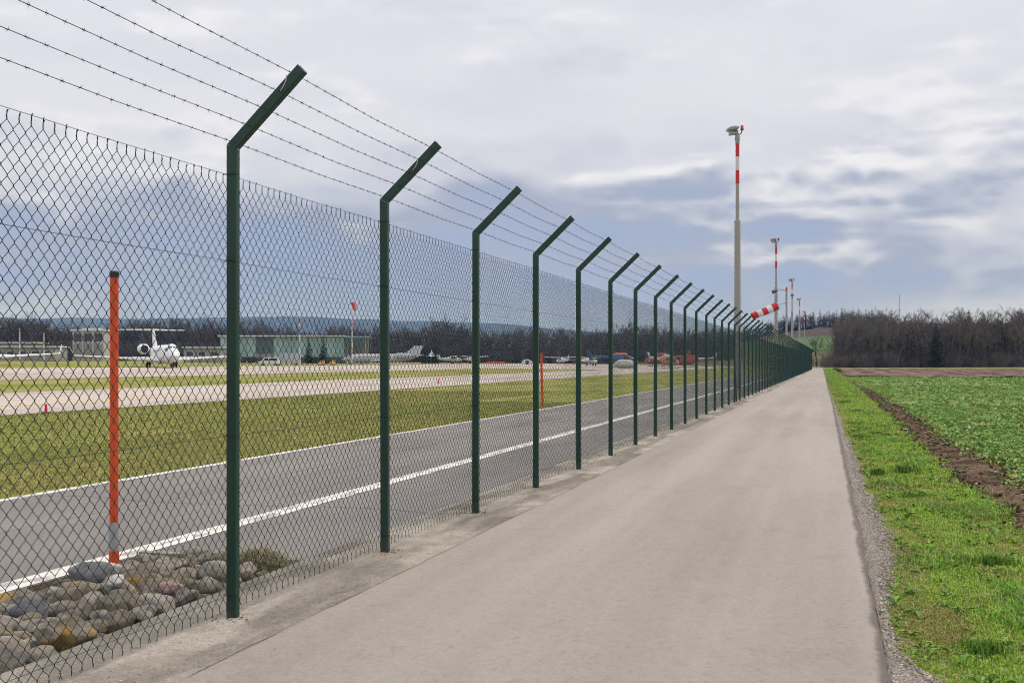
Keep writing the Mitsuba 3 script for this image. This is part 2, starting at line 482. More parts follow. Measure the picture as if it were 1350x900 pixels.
ROAD_Z = -0.05
ys_long = np.concatenate([np.arange(-60, 60, 5.0), np.arange(60, 620, 20.0)])
PIT_Y = 8.40                                          # the stone-filled soakaway between the road and the fence ends here
rd = MB()
rd.add(*sheet([-9.50, -5.62], ys_long, lambda X, Y: ROAD_Z))
rd.add(*sheet([-5.62, -4.10], np.concatenate([[PIT_Y], ys_long[ys_long > PIT_Y + 1]]), lambda X, Y: ROAD_Z))
rd.add(*sheet([-5.62, -4.10], np.concatenate([ys_long[ys_long < -3], [-1.55]]), lambda X, Y: ROAD_Z))
struct('service_road', rd.ply('mat_road'))
struct('road_marking', mikit.ply(sheet([-5.89, -5.645], ys_long, lambda X, Y: ROAD_Z + 0.004), 'mat_paint'))
struct('road_marking', mikit.ply(sheet([-9.49, -9.33], ys_long, lambda X, Y: ROAD_Z + 0.004), 'mat_paint'))
tw = np.array([-24.7, -27, -30, -33, -36, -39.3])
struct('taxiway', mikit.ply(sheet(tw[::-1], ys_long, lambda X, Y: gh(X) - 0.10), 'mat_runway', smooth=True))
struct('taxiway_marking', mikit.ply(sheet([-30.0, -29.62], np.arange(22, 49, 2.0), lambda X, Y: gh(X) - 0.094), 'mat_yellow_paint'))
struct('runway', mikit.ply(sheet(np.linspace(-101.5, -58.0, 12), ys_long, lambda X, Y: gh(X) - 0.10), 'mat_runway', smooth=True))
struct('apron', mikit.ply(sheet(np.linspace(-66.0, -28.5, 8), np.linspace(196, 420, 12), lambda X, Y: gh(X) - 0.094), 'mat_runway', smooth=True))


def path_right(y):
    return np.interp(y, [-5, 6, 20, 42, 250], [0.30, 0.29, 0.20, 0.02, -2.03])


def path_left(y):
    return np.interp(y, [-5, 195, 245], [-3.12, -3.16, -5.4])


ys_path = np.concatenate([np.arange(-30, -4, 2.0), np.arange(-4, 30, 0.12), np.arange(30, 246, 2.0)])
pv = sheet(lambda y: np.concatenate([[path_left(y) + 0.004 + float(wob(y, 2.1, 0.016, 4))], np.linspace(-2.9, -0.3, 5) + np.interp(y, [0, 60, 250], [0, 0, -2.2]), [path_right(y) - 0.03 + float(wob(y, 1.7, 0.02, 7))], [path_right(y) + 0.012 + float(wob(y, 1.7, 0.02, 7))]]),
           ys_path, lambda X, Y: 0.0)
zz = pv[0].reshape(len(ys_path), -1, 3)
zz[:, -1, 2] = -0.06
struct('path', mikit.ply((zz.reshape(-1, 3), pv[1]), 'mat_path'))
struct('path_joint', mikit.ply(sheet([-3.30, -2.95], np.arange(-28, 196, 4.0), lambda X, Y: -0.004), 'mat_crack'))

ap = MB()
top = sheet(lambda y: np.array([-4.10, -4.085, -3.9, -3.6, -3.3, float(path_left(y)) + float(wob(y, 2.3, 0.018, 9)) - 0.008]), np.concatenate([np.arange(-30, -4, 2.0), np.arange(-4, 30, 0.15), np.arange(30, 212, 2.0)]), lambda X, Y: 0.0)
za = top[0].reshape(-1, 6, 3)
za[:, 0, 2] = -0.30
za[:, 1, 2] += -0.004 + wob(za[:, 1, 1], 1.3, 0.006, 3)
za[:, 2:5, 2] += 0.006 * (meshkit.fbm(za[:, 2:5] * 2.0, 3, 8) - 0.5)
ap.add(za.reshape(-1, 3), top[1])
struct('concrete_edging', ap.ply('mat_apron', smooth=25))

ys_v = np.concatenate([np.arange(0, 40, 0.1), np.arange(40, 251, 1.5)])
struct('grass_verge', mikit.ply(sheet(lambda y: np.linspace(float(path_right(y)) - 0.02, 2.6, 9), np.concatenate([np.arange(-2, 30, 0.5), np.arange(30, 262, 4.0)]),
                                      lambda X, Y: -0.062 + 0.03 * (meshkit.fbm(np.stack([X * 2, Y * 2, X * 0], -1), 3, 2) - 0.4)), 'mat_verge', smooth=True))


def gravel_edge(y):
    base = np.interp(y, [4, 5.6, 6.1, 6.7, 7.1, 7.9, 8.8, 10.2, 11.3, 13, 16, 20, 34, 60, 110], [0.66, 0.64, 0.56, 0.33, 0.27, 0.28, 0.38, 0.50, 0.54, 0.42, 0.38, 0.34, 0.20, -0.12, -0.72])
    return base + wob(y, 2.2, 0.07, 15) + wob(y, 9.0, 0.03, 16)


gv = sheet(lambda y: np.linspace(float(path_right(y)) - 0.01, float(gravel_edge(y)), 6), ys_v[ys_v < 109], lambda X, Y: -0.036)
zg = gv[0].reshape(-1, 6, 3)
zg[:, :, 2] += np.array([0.0, 0.012, 0.016, 0.012, 0.002, -0.03])
struct('gravel_verge', mikit.ply((zg.reshape(-1, 3), gv[1]), 'mat_gravel', smooth=True))


def soil_left(y):
    return np.interp(y, [10, 16, 22, 46, 90, 110], [1.78, 1.66, 1.62, 1.62, 1.25, 1.15]) + wob(y, 0.9, 0.14, 21) + wob(y, 4.0, 0.06, 22)


def soil_right(y):
    return np.interp(y, [10, 16, 20, 24, 36, 56, 84, 110], [2.5, 2.4, 2.62, 2.22, 2.34, 2.15, 1.55, 1.25]) + wob(y, 0.8, 0.2, 25) + wob(y, 3.0, 0.08, 26)


ys_s = np.concatenate([np.arange(6, 60, 0.12), np.arange(60, 110, 0.5)])
sv = sheet(lambda y: np.linspace(float(soil_left(y)), max(float(soil_right(y)), float(soil_left(y)) + 0.05), 14), ys_s, lambda X, Y: -0.05)
zs = sv[0].reshape(len(ys_s), 14, 3)
zs[:, :, 2] += 0.11 * np.sin(np.linspace(0, np.pi, 14)) * meshkit.fbm(zs * np.array([5, 5, 0]), 4, 31) - 0.02
struct('soil_strip', mikit.ply((zs.reshape(-1, 3), sv[1]), 'mat_soil', smooth=35))
struct('crop_field', mikit.ply(sheet(lambda y: np.linspace(2.0 if y < 60 else 1.0, 75, 12), np.arange(4, 128, 4.0), lambda X, Y: -0.072), 'mat_crop_base', smooth=True))
pl_y = np.concatenate([np.arange(119, 236, 0.55)])
plv = sheet(lambda y: np.linspace(1.2 - (y - 119) * 0.012, 90, 60), pl_y, lambda X, Y: 0.02 + 0.10 * np.sin((Y - 119 + 0.17 * X) * 2 * np.pi / 2.2) * 0.6 + 0.12 * (meshkit.fbm(np.stack([X, Y * 1.5, X * 0], -1), 3, 6) - 0.5))
struct('ploughed_field', mikit.ply(plv, 'mat_plough', smooth=35))
struct('meadow', mikit.ply(sheet(np.linspace(-2.2, 120, 10), np.linspace(236, 330, 8), lambda X, Y: -0.08), 'mat_verge', smooth=True))
struct('farm_track', mikit.ply(sheet(lambda y: np.array([-6.0 + (y - 262) * 0.01, -1.2]), np.linspace(264, 300, 6), lambda X, Y: -0.066), 'mat_path'))

hx = np.linspace(-260, 620, 60)
hy = np.concatenate([[328, 345], np.linspace(360, 1200, 50)])


def hill_z(X, Y):
    z = np.interp(Y, [328, 345, 380, 430, 520, 600, 680, 800, 1200], [-0.6, 0.3, 1.5, 4.6, 9.2, 14.2, 20.5, 26, 30])
    w = 0.30 * ss(-260, -180, X) + 0.70 * ss(-110, 5, X)
    return z * w + (-1.0) * (1 - w) + 2.0 * (meshkit.fbm(np.stack([X / 90, Y / 90, X * 0], -1), 3, 3) - 0.5) * w * ss(340, 420, Y)


struct('hill', mikit.ply(sheet(hx, hy, hill_z), 'mat_hill', smooth=True))

def ridge():
    """A long wooded ridge about six kilometres off, lying across the view."""
    u, w = np.linspace(-4600, 2600, 150), np.linspace(4900, 7000, 16)
    U, W = np.meshgrid(u, w)
    h = np.interp(U, [-4600, -2700, -1900, -1200, -700, -300, 0, 500, 1500, 2600], [222, 232, 224, 236, 228, 206, 190, 150, 70, 30])
    h = h + 26 * (meshkit.fbm(np.stack([U / 420, W / 1500, U * 0], -1), 5, 9) - 0.5)
    Z = h * ss(4900, 6000, W) - 4
    c, s_ = math.cos(YAW), math.sin(YAW)
    n_, m_ = U.shape
    i, j = np.meshgrid(np.arange(n_ - 1), np.arange(m_ - 1), indexing='ij')
    q = np.stack([i * m_ + j, i * m_ + j + 1, (i + 1) * m_ + j + 1, (i + 1) * m_ + j], -1).reshape(-1, 4)
    return np.stack([U * c - W * s_, U * s_ + W * c, Z], -1).reshape(-1, 3), q


scene['haze_air'] = {'type': 'homogeneous', 'albedo': {'type': 'rgb', 'value': [0.95, 0.95, 0.95]}, 'sigma_t': {'type': 'rgb', 'value': [0.22e-4, 0.42e-4, 1.15e-4]}}
scene['haze'] = {'type': 'cube', 'to_world': T().translate([-2700, 3750, 124]).scale([5500, 4250, 130]), 'bsdf': {'type': 'null'}, 'interior': {'type': 'ref', 'id': 'haze_air'}}
tag('haze', 'thin blue haze in the air over the airfield and hills', None, None, 'stuff')
scene['camera']['medium'] = {'type': 'ref', 'id': 'haze_air'}
struct('distant_ridge', mikit.ply(ridge(), 'mat_ridge', smooth=True))

# ------------------------------------------------------------------ the perimeter fence
FX, FY, BAY, NPOST = -3.627, 6.315, 2.5, 82
PW, PD, KNEE = 0.070, 0.050, 2.932
fence = thing('perimeter_fence', 'dark green chain-link airfield fence with cranked posts and five strands of barbed wire', 'fence')


def bevel_bar(p0, p1, w, d, wdir, ddir, b=0.006):
    """A bar from p0 to p1 with bevelled long edges, w along wdir and d along ddir."""
    p0, p1, wdir, ddir = (np.asarray(q, float) for q in (p0, p1, wdir, ddir))
    w, d = w / 2, d / 2
    prof = [(-w + b, -d), (w - b, -d), (w, -d + b), (w, d - b), (w - b, d), (-w + b, d), (-w, d - b), (-w, -d + b)]
    return np.array([[p + u * wdir + v * ddir for u, v in prof] for p in (p0, p1)])


ARM = np.array([0.46, 0, 0.440])
ad = ARM / np.linalg.norm(ARM)
an = np.array([ad[2], 0, -ad[0]])
post = MB()
r0 = bevel_bar([PW / 2, PD / 2, -0.25], [PW / 2, PD / 2, KNEE - 0.035], PW, PD, [1, 0, 0], [0, 1, 0])
r0[1, :, 2] = KNEE - 0.029 * (r0[1, :, 0] / PW)           # mitre
post.rings(r0)
post_ply = post.ply('mat_post', smooth=25)
arm = MB()
ra = bevel_bar([0, 0, 0], [0, 0, 0], 0.070, PD, an, [0, 1, 0])
o = np.array([PW / 2, PD / 2, KNEE - 0.0145])
ra = np.array([ra[0] + o - ad * 0.0, ra[0] + o + ad * (np.linalg.norm(ARM) + 0.02)])
ra[0] -= ad * ((ra[0] - o) @ np.array([0, 0, 1.0]))[:, None] * 0.0
ra[0, :, 2] = KNEE + 0.001 - 0.029 * (np.clip((ra[0] - np.array([0, 0, 0]))[:, 0], 0, PW) / PW)
ra[0, :, 0] = PW / 2 + ((ra[0, :, 0] - PW / 2) / max(abs(an[0]) * 0.035, 1e-6)) * (PW / 2)
ra[0, :, 2] = KNEE + 0.0015 - 0.029 * (ra[0, :, 0] / PW)
arm.rings(ra)
arm_ply = arm.ply('mat_post', smooth=25)
wire_t = [0.06, 0.28, 0.505, 0.725, 0.945]
wire_off = [np.array([PW / 2, 0, KNEE - 0.0145]) + ARM * t for t in wire_t]
for k in range(-5, NPOST):
    y = FY + BAY * k
    tilt = T().translate([FX + PW / 2, y, 0]).rotate([0, 1, 0], float(rng.normal(0, 0.12))).rotate([0, 0, 1], float(rng.normal(0, 0.5))).translate([-PW / 2, 0, 0])
    pk = put('post', {**post_ply, 'to_world': tilt}, fence)
    put('arm', {**arm_ply, 'to_world': tilt}, pk)
for k in (0, 1):                                       # pale ties left on the first arms
    c = np.array([FX, FY + BAY * k - 0.003, 0]) + np.array([PW / 2, 0, KNEE]) + ARM * (0.80 if k == 0 else 0.62)
    put('cable_tie', MB().tube([c + ad * 0.045 - an * 0.028, c + ad * 0.02 - an * 0.006, c - ad * 0.012 + an * 0.006, c - ad * 0.05 + an * 0.012], 0.0035, 5).ply('mat_tie', True), fence)
bx = [FX + PW / 2, FY + BAY * 15 + 0.05, 1.90]
put('brace', MB().tube([bx, [bx[0] - 0.02, bx[1] + 1.15, -0.1]], 0.024, 8).ply('mat_post', 30), fence)

NP_, HD = 60, 0.0862
PITCH = BAY / NP_
MZ0, ROWS = 0.070, 62
WR = 0.00185


def chain_panel(seed, detail, mul=1):
    """One bay of chain link: zigzag wires that hook into each other, with twisted ends above and below."""
    g = np.random.default_rng(seed)
    mb = MB()
    p, r, rows, hd = PITCH * mul, WR * mul, ROWS // mul, HD * mul
    ph = g.random(3) * 6
    for i in range(NP_ // mul):
        c = (i + 0.5) * p
        sg = 1
        pts = []
        for j in range(rows):
            side = 1 if ((i + j) % 2) == 0 else -1
            z = MZ0 + (rows - 1 - j) * hd / 2
            yk = c + side * (p / 2 + r * 0.55)
            if detail:
                pts += [(side * r * 1.1, yk, z + 0.0028), (-side * r * 1.1, yk, z - 0.0028)]
            else:
                pts.append((0, yk, z))
        pts = np.array(pts)
        ztop, zbot = pts[0, 2], pts[-1, 2]
        h = 0.040 * (1 + 0.15 * g.normal())
        cap0 = np.array([[0.0, pts[0, 1] + 0.006 + g.normal() * 0.004, ztop + h + 0.006], [0.001, pts[0, 1] - 0.001, ztop + h - 0.006], [0.001, pts[0, 1] - 0.003, ztop + 0.012]])
        cap1 = np.array([[0.001, pts[-1, 1], zbot - 0.010], [0.001, pts[-1, 1] + g.normal() * 0.009, zbot - 0.028 - 0.014 * g.random()]])
        pts = np.vstack([cap0, pts, cap1])
        if detail:
            w = np.sin(np.pi * np.clip(pts[:, 2] / 2.75, 0, 1))
            pts[:, 1] += w * 0.010 * np.sin(pts[:, 2] * 2.1 + c * 3.0 + ph[0]) * np.sin(np.pi * np.clip(c / BAY, 0, 1)) + 0.0015 * g.normal(size=len(pts)) * w
            pts[:, 0] += w * 0.012 * np.sin(pts[:, 2] * 1.7 + c * 2.2 + ph[1])
            pts[:, 2] += 0.006 * np.sin(c * 2.5 + ph[2]) * w
        rad = np.full(len(pts), r)
        rad[:3] *= 1.45
        mb.tube(pts, rad, 4 if detail else 3, caps=False)
    return mb


CH = {}
for k in range(-5, NPOST - 1):
    y0 = FY + BAY * k + PD / 2
    kind = ('near', k) if -3 < k < 6 else ('mid', k % 3) if k < 0 else ('mid', k % 3) if k < 24 else ('far', k % 2)
    if kind not in CH:
        CH[kind] = chain_panel(100 + (k if k < 6 else k % 3), kind[0] == 'near', 2 if kind[0] == 'far' else 1).ply('mat_chain', True)
    put('chain_link', {**CH[kind], 'to_world': T().translate([FX - 0.010, y0, 0])}, fence)
yends = [FY - 5 * BAY, FY + BAY * (NPOST - 1)]
for z in (2.752, 2.215, 1.12, 0.125):
    yy = np.arange(yends[0], yends[1], BAY / 2)
    put('tension_wire', MB().tube(np.stack([yy * 0 + FX - 0.014, yy, z - 0.004 * (np.arange(len(yy)) % 2)], 1), 0.0016, 5).ply('mat_chain', True), fence)
for q in wire_off:
    mb = MB()
    n = NPOST + 5
    yy = np.arange(2 * n) * BAY / 2 + FY - 5 * BAY
    sag = np.where(np.arange(2 * n) % 2 == 1, -0.010 - 0.006 * rng.random(2 * n), 0)
    px_, pz_ = FX + q[0] + rng.normal(0, 0.004, 2 * n), q[2] + sag
    keep = yy < yends[1] + 0.1
    mb.tube(np.stack([px_, yy + PD / 2, pz_], 1)[keep], 0.0021, 4)
    yb = np.arange(FY - 4.9 * BAY, 52, 0.128)
    yb = yb + rng.normal(0, 0.008, len(yb))
    xb, zb = np.interp(yb, yy + PD / 2, px_), np.interp(yb, yy + PD / 2, pz_)
    B = np.stack([xb, yb, zb], 1)
    a0 = rng.random(len(yb)) * 6.28
    for u in range(4):
        a = a0 + u * np.pi / 2 + 0.3 * rng.normal(size=len(yb))
        off = np.stack([np.cos(a), 0.35 * rng.normal(size=len(yb)), np.sin(a)], 1)
        mb.spikes(B + np.array([0, (-0.004 if u % 2 else 0.004), 0]), B + off * 0.019, 0.0019)
    lump = np.array([0, 0.009, 0])
    mb.spikes(B - lump, B + lump, 0.0046)
    mb.spikes(B + lump, B - lump, 0.0046)
    put('barbed_wire', mb.ply('mat_barbed', True), fence)
for k in range(0, 9):
    for z in (2.742, 2.205, 1.12, 0.135):
        y = FY + BAY * k
        t_ = MB()
        for a in (0.0, 0.006):
            t_.tube([[FX - 0.016, y - 0.004, z + a], [FX + PW * 0.25, y - 0.004, z + a + 0.004], [FX + PW + 0.003, y - 0.003, z + a], [FX + PW + 0.003, y + PD * 0.6, z + a + 0.002]], 0.0016, 5)
        put('wire_tie', t_.ply('mat_chain', True), fence)
put('sign_plate', MB().box([FX - 0.0, FY + BAY * 81 - 0.35, 1.2], [0.03, 0.4, 0.5]).ply('mat_red'), fence)

# ------------------------------------------------------------------ marker poles
mp = thing('marker_pole', 'orange marker pole with black cap and grey sleeve standing among the boulders', 'marker pole')
mx, my, mr = -5.585, 7.965, 0.034
put('pole', MB().tube([[mx, my, 0.27], [mx + 0.004, my, 2.27]], mr, 20).ply('mat_orange', 40), mp)
put('sleeve', MB().tube([[mx, my, 0.062], [mx, my, 0.285]], mr + 0.008, 20).ply('mat_galv', 40), mp)
put('foot', MB().tube([[mx, my, -0.2], [mx, my, 0.07]], mr + 0.006, 20).ply('mat_orange', 40), mp)
put('cap', MB().tube([[mx + 0.004, my, 2.262], [mx + 0.004, my, 2.305], [mx + 0.004, my, 2.315]], [mr + 0.004, mr + 0.004, mr - 0.008], 20).ply('mat_black', 40), mp)
mq = thing('marker_pole', 'slender leaning red marker pole on the grass beyond the service road', 'marker pole')
put('pole', MB().tube([[-10.30, 40.7, -0.2], [-10.38, 40.75, 1.88]], 0.045, 12).ply('mat_orange', 40), mq)
put('cap', MB().tube([[-10.38, 40.75, 1.87], [-10.383, 40.752, 1.93]], 0.05, 12).ply('mat_black', 40), mq)
for x, y, c, l in ((-24.4, 31.2, 'mat_red', 'small red edge marker at the near border of the taxiway'), (-28.6, 81.0, 'mat_orange_red', 'little orange cone-shaped marker standing on the taxiway concrete')):
    e = thing('edge_marker', l, 'marker')
    put('stem', MB().tube([[x, y, -0.12], [x, y, 0.19]], [0.05, 0.035], 10).ply(c, 40), e)
    put('base_plate', MB().tube([[x, y, -0.11], [x, y, -0.06]], 0.14, 12).ply('mat_dark_grey', 40), e)

# ------------------------------------------------------------------ boulders in the soakaway
bed = sheet(np.linspace(-5.62, -4.10, 12), np.linspace(-1.5, PIT_Y, 50), lambda X, Y: -0.112 + 0.03 * meshkit.fbm(np.stack([X * 3, Y * 3, X * 0], -1), 3, 4))
struct('soakaway_bed', mikit.ply(bed, 'mat_soil', smooth=True))
curb = MB()
curb.box([-4.86, PIT_Y + 0.03, -0.14], [1.56, 0.09, 0.24])
curb.box([-5.655, 3.4, -0.16], [0.06, 10.0, 0.22])
curb.box([-4.86, -1.55, -0.14], [1.56, 0.09, 0.24])
struct('soakaway_rim', curb.ply('mat_apron'))
ico = trimesh.creation.icosphere(subdivisions=3)
IV, IF = np.array(ico.vertices), np.array(ico.faces)


def boulder(key_label, c, s, ang, mat, seed, group=None, tilt=0.0):
    g = np.random.default_rng(seed)
    v = IV.copy()
    # a few worn flats, then rounding and small dents
    for _ in range(13):
        d = g.normal(size=3)
        d /= np.linalg.norm(d)
        lim = g.uniform(0.58, 0.88)
        dd = v @ d
        over = np.clip(dd - lim, 0, None)
        v -= over[:, None] * d * 0.82
    off = g.random(3) * 50
    v *= (1 + 0.30 * (meshkit.fbm(IV * 1.1 + off, 3, seed) - 0.5) + 0.08 * (meshkit.fbm(IV * 4.0 + off, 3, seed + 1) - 0.5))[:, None]
    v = v * np.asarray(s)
    ct, st = math.cos(tilt), math.sin(tilt)
    v = v @ np.array([[ct, 0, -st], [0, 1, 0], [st, 0, ct]])
    co, si = math.cos(ang), math.sin(ang)
    v = v @ np.array([[co, si, 0], [-si, co, 0], [0, 0, 1]]) + np.asarray(c)
    key = put('boulder', mikit.ply((v, IF), mat, smooth=True))
    tag(key, key_label, 'boulder', group)


A0 = math.atan2(math.sin(YAW), math.cos(YAW))
special = [
    ('large blue-grey boulder at the foot of the orange marker pole', (-5.24, 7.18, 0.02), (0.175, 0.13, 0.12), 0.4, 'mat_stone_slate', 1),
    ('pale grey stone leaning on the pole foot beside the blue-grey boulder', (-5.30, 7.50, -0.02), (0.11, 0.09, 0.09), 0.4, 'mat_stone_pale', 11),
    ('dark slate boulder with a rounded back, on the left of the pile', (-4.84, 6.04, 0.02), (0.125, 0.09, 0.095), 0.3, 'mat_stone_slate', 2),
    ('small pale whitish stone in the middle of the boulder pile', (-4.70, 6.74, 0.09), (0.065, 0.055, 0.05), 0.2, 'mat_stone_pale', 3),
    ('pinkish flat boulder with a dark hollow beneath it', (-4.32, 6.76, 0.065), (0.115, 0.08, 0.04), 0.25, 'mat_stone_pink', 4),
    ('orange lichen covered stone close to the concrete edging', (-4.30, 5.50, 0.045), (0.085, 0.07, 0.065), 0.3, 'mat_stone_lichen', 5),
    ('grey boulder with a yellow lichen patch below the pale whitish stone', (-4.42, 6.26, 0.04), (0.12, 0.09, 0.085), 0.1, 'mat_stone_lichen', 6),
    ('large rounded grey boulder just behind the first fence post', (-4.30, 7.36, 0.04), (0.15, 0.12, 0.12), 0.3, 'mat_stone_grey', 7),
    ('small rounded grey boulder against the edging beside the first fence post', (-4.21, 7.06, 0.0), (0.095, 0.085, 0.085), 0.6, 'mat_stone_grey', 8),
    ('big pale grey boulder in the bottom left corner of the pile', (-4.30, 5.12, 0.0), (0.17, 0.13, 0.12), 0.4, 'mat_stone_grey', 9),
]
placed = []
for l, c, s, a, m, sd in special:
    boulder(l, c, s, a + A0, m, 400 + sd)
    placed.append((c[0], c[1], c[2], max(s[0], s[1]) * 0.85))
n_b, tries = 0, 0
gb = np.random.default_rng(77)
mats_b = ['mat_stone_grey'] * 5 + ['mat_stone_brown'] * 4 + ['mat_stone_lichen']
while n_b < 285 and tries < 26000:
    tries += 1
    layer = 0 if tries < 11000 else 1 if tries < 20000 else 2
    a = gb.uniform(0.105, 0.18) if tries < 4500 else gb.uniform(0.075, 0.125) if layer == 0 else gb.uniform(0.085, 0.15) if layer == 1 else gb.uniform(0.045, 0.085)
    s = (a, a * gb.uniform(0.55, 0.85), a * gb.uniform(0.45, 0.72))
    x, y = gb.uniform(-5.50, -4.16), gb.uniform(3.0, PIT_Y - 0.06)
    if (x - mx) ** 2 + (y - my) ** 2 < (0.11 + s[0]) ** 2 and y < my + 0.05:
        continue
    if layer and ((x + 5.20) ** 2 + (y - 6.95) ** 2 < 0.28 ** 2 or (x + 4.66) ** 2 + (y - 6.62) ** 2 < 0.15 ** 2) or (x + 4.36) ** 2 + (y - 8.12) ** 2 < (0.20 + s[0]) ** 2:
        continue
    if x - s[0] * 0.9 < -5.60 or x + s[0] * 0.85 > -4.10 or y + s[1] > PIT_Y + 0.04:
        continue
    z = (-0.045, 0.035, 0.05)[layer] + gb.uniform(-0.03, 0.045) - 0.07 * ss(-4.95, -5.35, x)
    r = (s[0] + s[1]) / 2 * 0.93
    if any((x - q[0]) ** 2 + (y - q[1]) ** 2 + (1.5 * (z - q[2])) ** 2 < (0.76 * (r + q[3])) ** 2 for q in placed):
        continue
    placed.append((x, y, z, r))
    mt = mats_b[int(gb.integers(len(mats_b)))]
    tone = {'mat_stone_grey': 'grey', 'mat_stone_brown': 'brownish', 'mat_stone_lichen': 'lichen-spotted'}[mt]
    size = 'small' if s[0] < 0.09 else 'large' if s[0] > 0.145 else 'middling'
    zone = 'against the concrete edging' if x > -4.48 else 'along the road side' if x < -5.12 else 'in the middle'
    span = 'at the near left end' if y < 5.6 else 'before the first post' if y < 7.1 else 'at the far end'
    boulder(f'{size} {tone} rounded boulder {zone} of the pile, {span}' if 'middle' in zone else f'{size} {tone} rounded boulder {zone}, {span} of the pile',
            (x, y, z), s, A0 + gb.normal(0.3, 0.5), mt, 1000 + n_b, f'{size} {tone} boulders {zone} {span}', gb.normal(0, 0.28))
    n_b += 1

# ------------------------------------------------------------------ grass, weeds, pebbles


def blades(pts, h, w, col, lean=0.5, g=rng):
    """Bent grass blades: (vertices, triangles, colours)."""
    n = len(pts)
    az = g.random(n) * 2 * np.pi
    fw = np.stack([np.cos(az), np.sin(az), np.zeros(n)], 1)
    sd = np.stack([-np.sin(az), np.cos(az), np.zeros(n)], 1) * (w / 2)[:, None]
    ln = (lean * (0.3 + g.random(n)))[:, None]
    up = np.array([0, 0, 1.0])
    mid = pts + h[:, None] * (0.55 * up + 0.25 * ln * fw)
    tip = pts + h[:, None] * ((1.0 - 0.35 * ln) * up + 0.85 * ln * fw)
    v = np.stack([pts - sd, pts + sd, mid - sd * 0.75, mid + sd * 0.75, tip], 1).reshape(-1, 3)
    o = np.arange(n)[:, None] * 5
    f = np.vstack([o + np.array([[0, 1, 3]]), o + np.array([[0, 3, 2]]), o + np.array([[2, 3, 4]])])
    return v, f, np.repeat(col, 5, 0)


def leaves(base, dirs, ln, wd, col, fold=0.35):
    n = len(base)
    sd = np.cross(dirs, [0, 0, 1.0])
    sd /= np.linalg.norm(sd, axis=1, keepdims=True) + 1e-9
    up = np.cross(sd, dirs)
    L, W = ln[:, None], wd[:, None]
    m = base + dirs * L * 0.55
    tip = base + dirs * L - up * L * 0.18
    l1, r1 = m - sd * W / 2 + up * W * fold, m + sd * W / 2 + up * W * fold
    v = np.stack([base, l1, r1, m, tip], 1).reshape(-1, 3)
    o = np.arange(n)[:, None] * 5
    f = np.vstack([o + np.array([[0, 3, 1]]), o + np.array([[0, 2, 3]]), o + np.array([[1, 3, 4]]), o + np.array([[3, 2, 4]])])
    return v, f, np.repeat(col, 5, 0)


def pick_colours(n, cols, wts, g=rng, var=0.25):
    c = np.array(cols)[g.choice(len(cols), n, p=np.array(wts) / sum(wts))]
    return c * (1 + var * (g.random((n, 1)) - 0.5) * 2)


def scatter(n, xa, xb, ya, yb, g=rng):
    return np.stack([g.uniform(xa, xb, n), g.uniform(ya, yb, n)], 1)


V_, F_, C_, off = [], [], [], 0


def keep_blades(res):
    global off
    v, f, c = res
    V_.append(v), F_.append(f + off), C_.append(c)
    off += len(v)


GREENS = [(0.300, 0.480, 0.045), (0.220, 0.410, 0.040), (0.380, 0.530, 0.070), (0.150, 0.300, 0.042), (0.48, 0.42, 0.20)]
for ya, yb, dens, hh, ww in ((4.6, 9, 8200, 0.055, 0.0062), (9, 15, 5200, 0.060, 0.0080), (15, 26, 2400, 0.065, 0.012), (26, 55, 850, 0.075, 0.020), (55, 120, 300, 0.085, 0.034), (120, 246, 70, 0.10, 0.07)):
    n = int(dens * 1.75 * (yb - ya))
    P = scatter(n, -2.1 if ya > 100 else -0.85 if ya > 20 else 0.0, 2.05, ya, yb)
    e = gravel_edge(P[:, 1])
    inner = np.where(P[:, 1] < 108, e, path_right(P[:, 1]) + 0.02)
    sl = np.where(P[:, 1] > 9, soil_left(P[:, 1]), 3.0)
    patch = meshkit.fbm(np.concatenate([P * np.array([1.6, 0.9]), P[:, :1] * 0], 1), 3, 51)
    bare = meshkit.fbm(np.concatenate([P * np.array([2.6, 1.8]), P[:, :1] * 0], 1), 3, 52)
    near = np.clip((P[:, 0] - inner) / 0.35, 0, 1)
    ok = (P[:, 0] > inner + 0.03 * rng.normal(size=n)) & (P[:, 0] < sl + 0.06 * rng.normal(size=n) + 0.45 * rng.random(n) * (rng.random(n) > 0.90)) & (rng.random(n) < 0.25 + 0.75 * near) & (rng.random(n) < 1.15 - 1.0 * ss(0.60, 0.76, bare))
    P, patch, bare, near = P[ok], patch[ok], bare[ok], near[ok]
    n = len(P)
    tuft = ss(0.50, 0.72, patch)
    h = hh * (0.45 + 0.75 * rng.random(n)) * (0.55 + 0.95 * tuft) * (0.55 + 0.45 * near)
    col = pick_colours(n, GREENS, [5, 4, 3, 2, 1.3])
    dry = (rng.random(n) < 0.75 * (1 - near) * 0.9 + 0.5 * ss(0.5, 0.66, bare) + 0.9 * (1 - ss(0.2, 0.45, np.hypot(P[:, 0] - 0.52, (P[:, 1] - 7.55) * 0.45))))[:, None]
    col = np.where(dry, pick_colours(n, [(0.30, 0.26, 0.085), (0.24, 0.25, 0.050), (0.36, 0.30, 0.16)], [2, 2, 1]), col)
    col = np.where((tuft > 0.65)[:, None], col * np.array([0.74, 0.88, 0.8]), col)
    z = -0.058 + 0.03 * (meshkit.fbm(np.concatenate([P * 2, P[:, :1] * 0], 1), 3, 2) - 0.4)
    keep_blades(blades(np.concatenate([P, z[:, None]], 1), h, ww * (0.6 + 0.8 * rng.random(n)), col, 0.85))
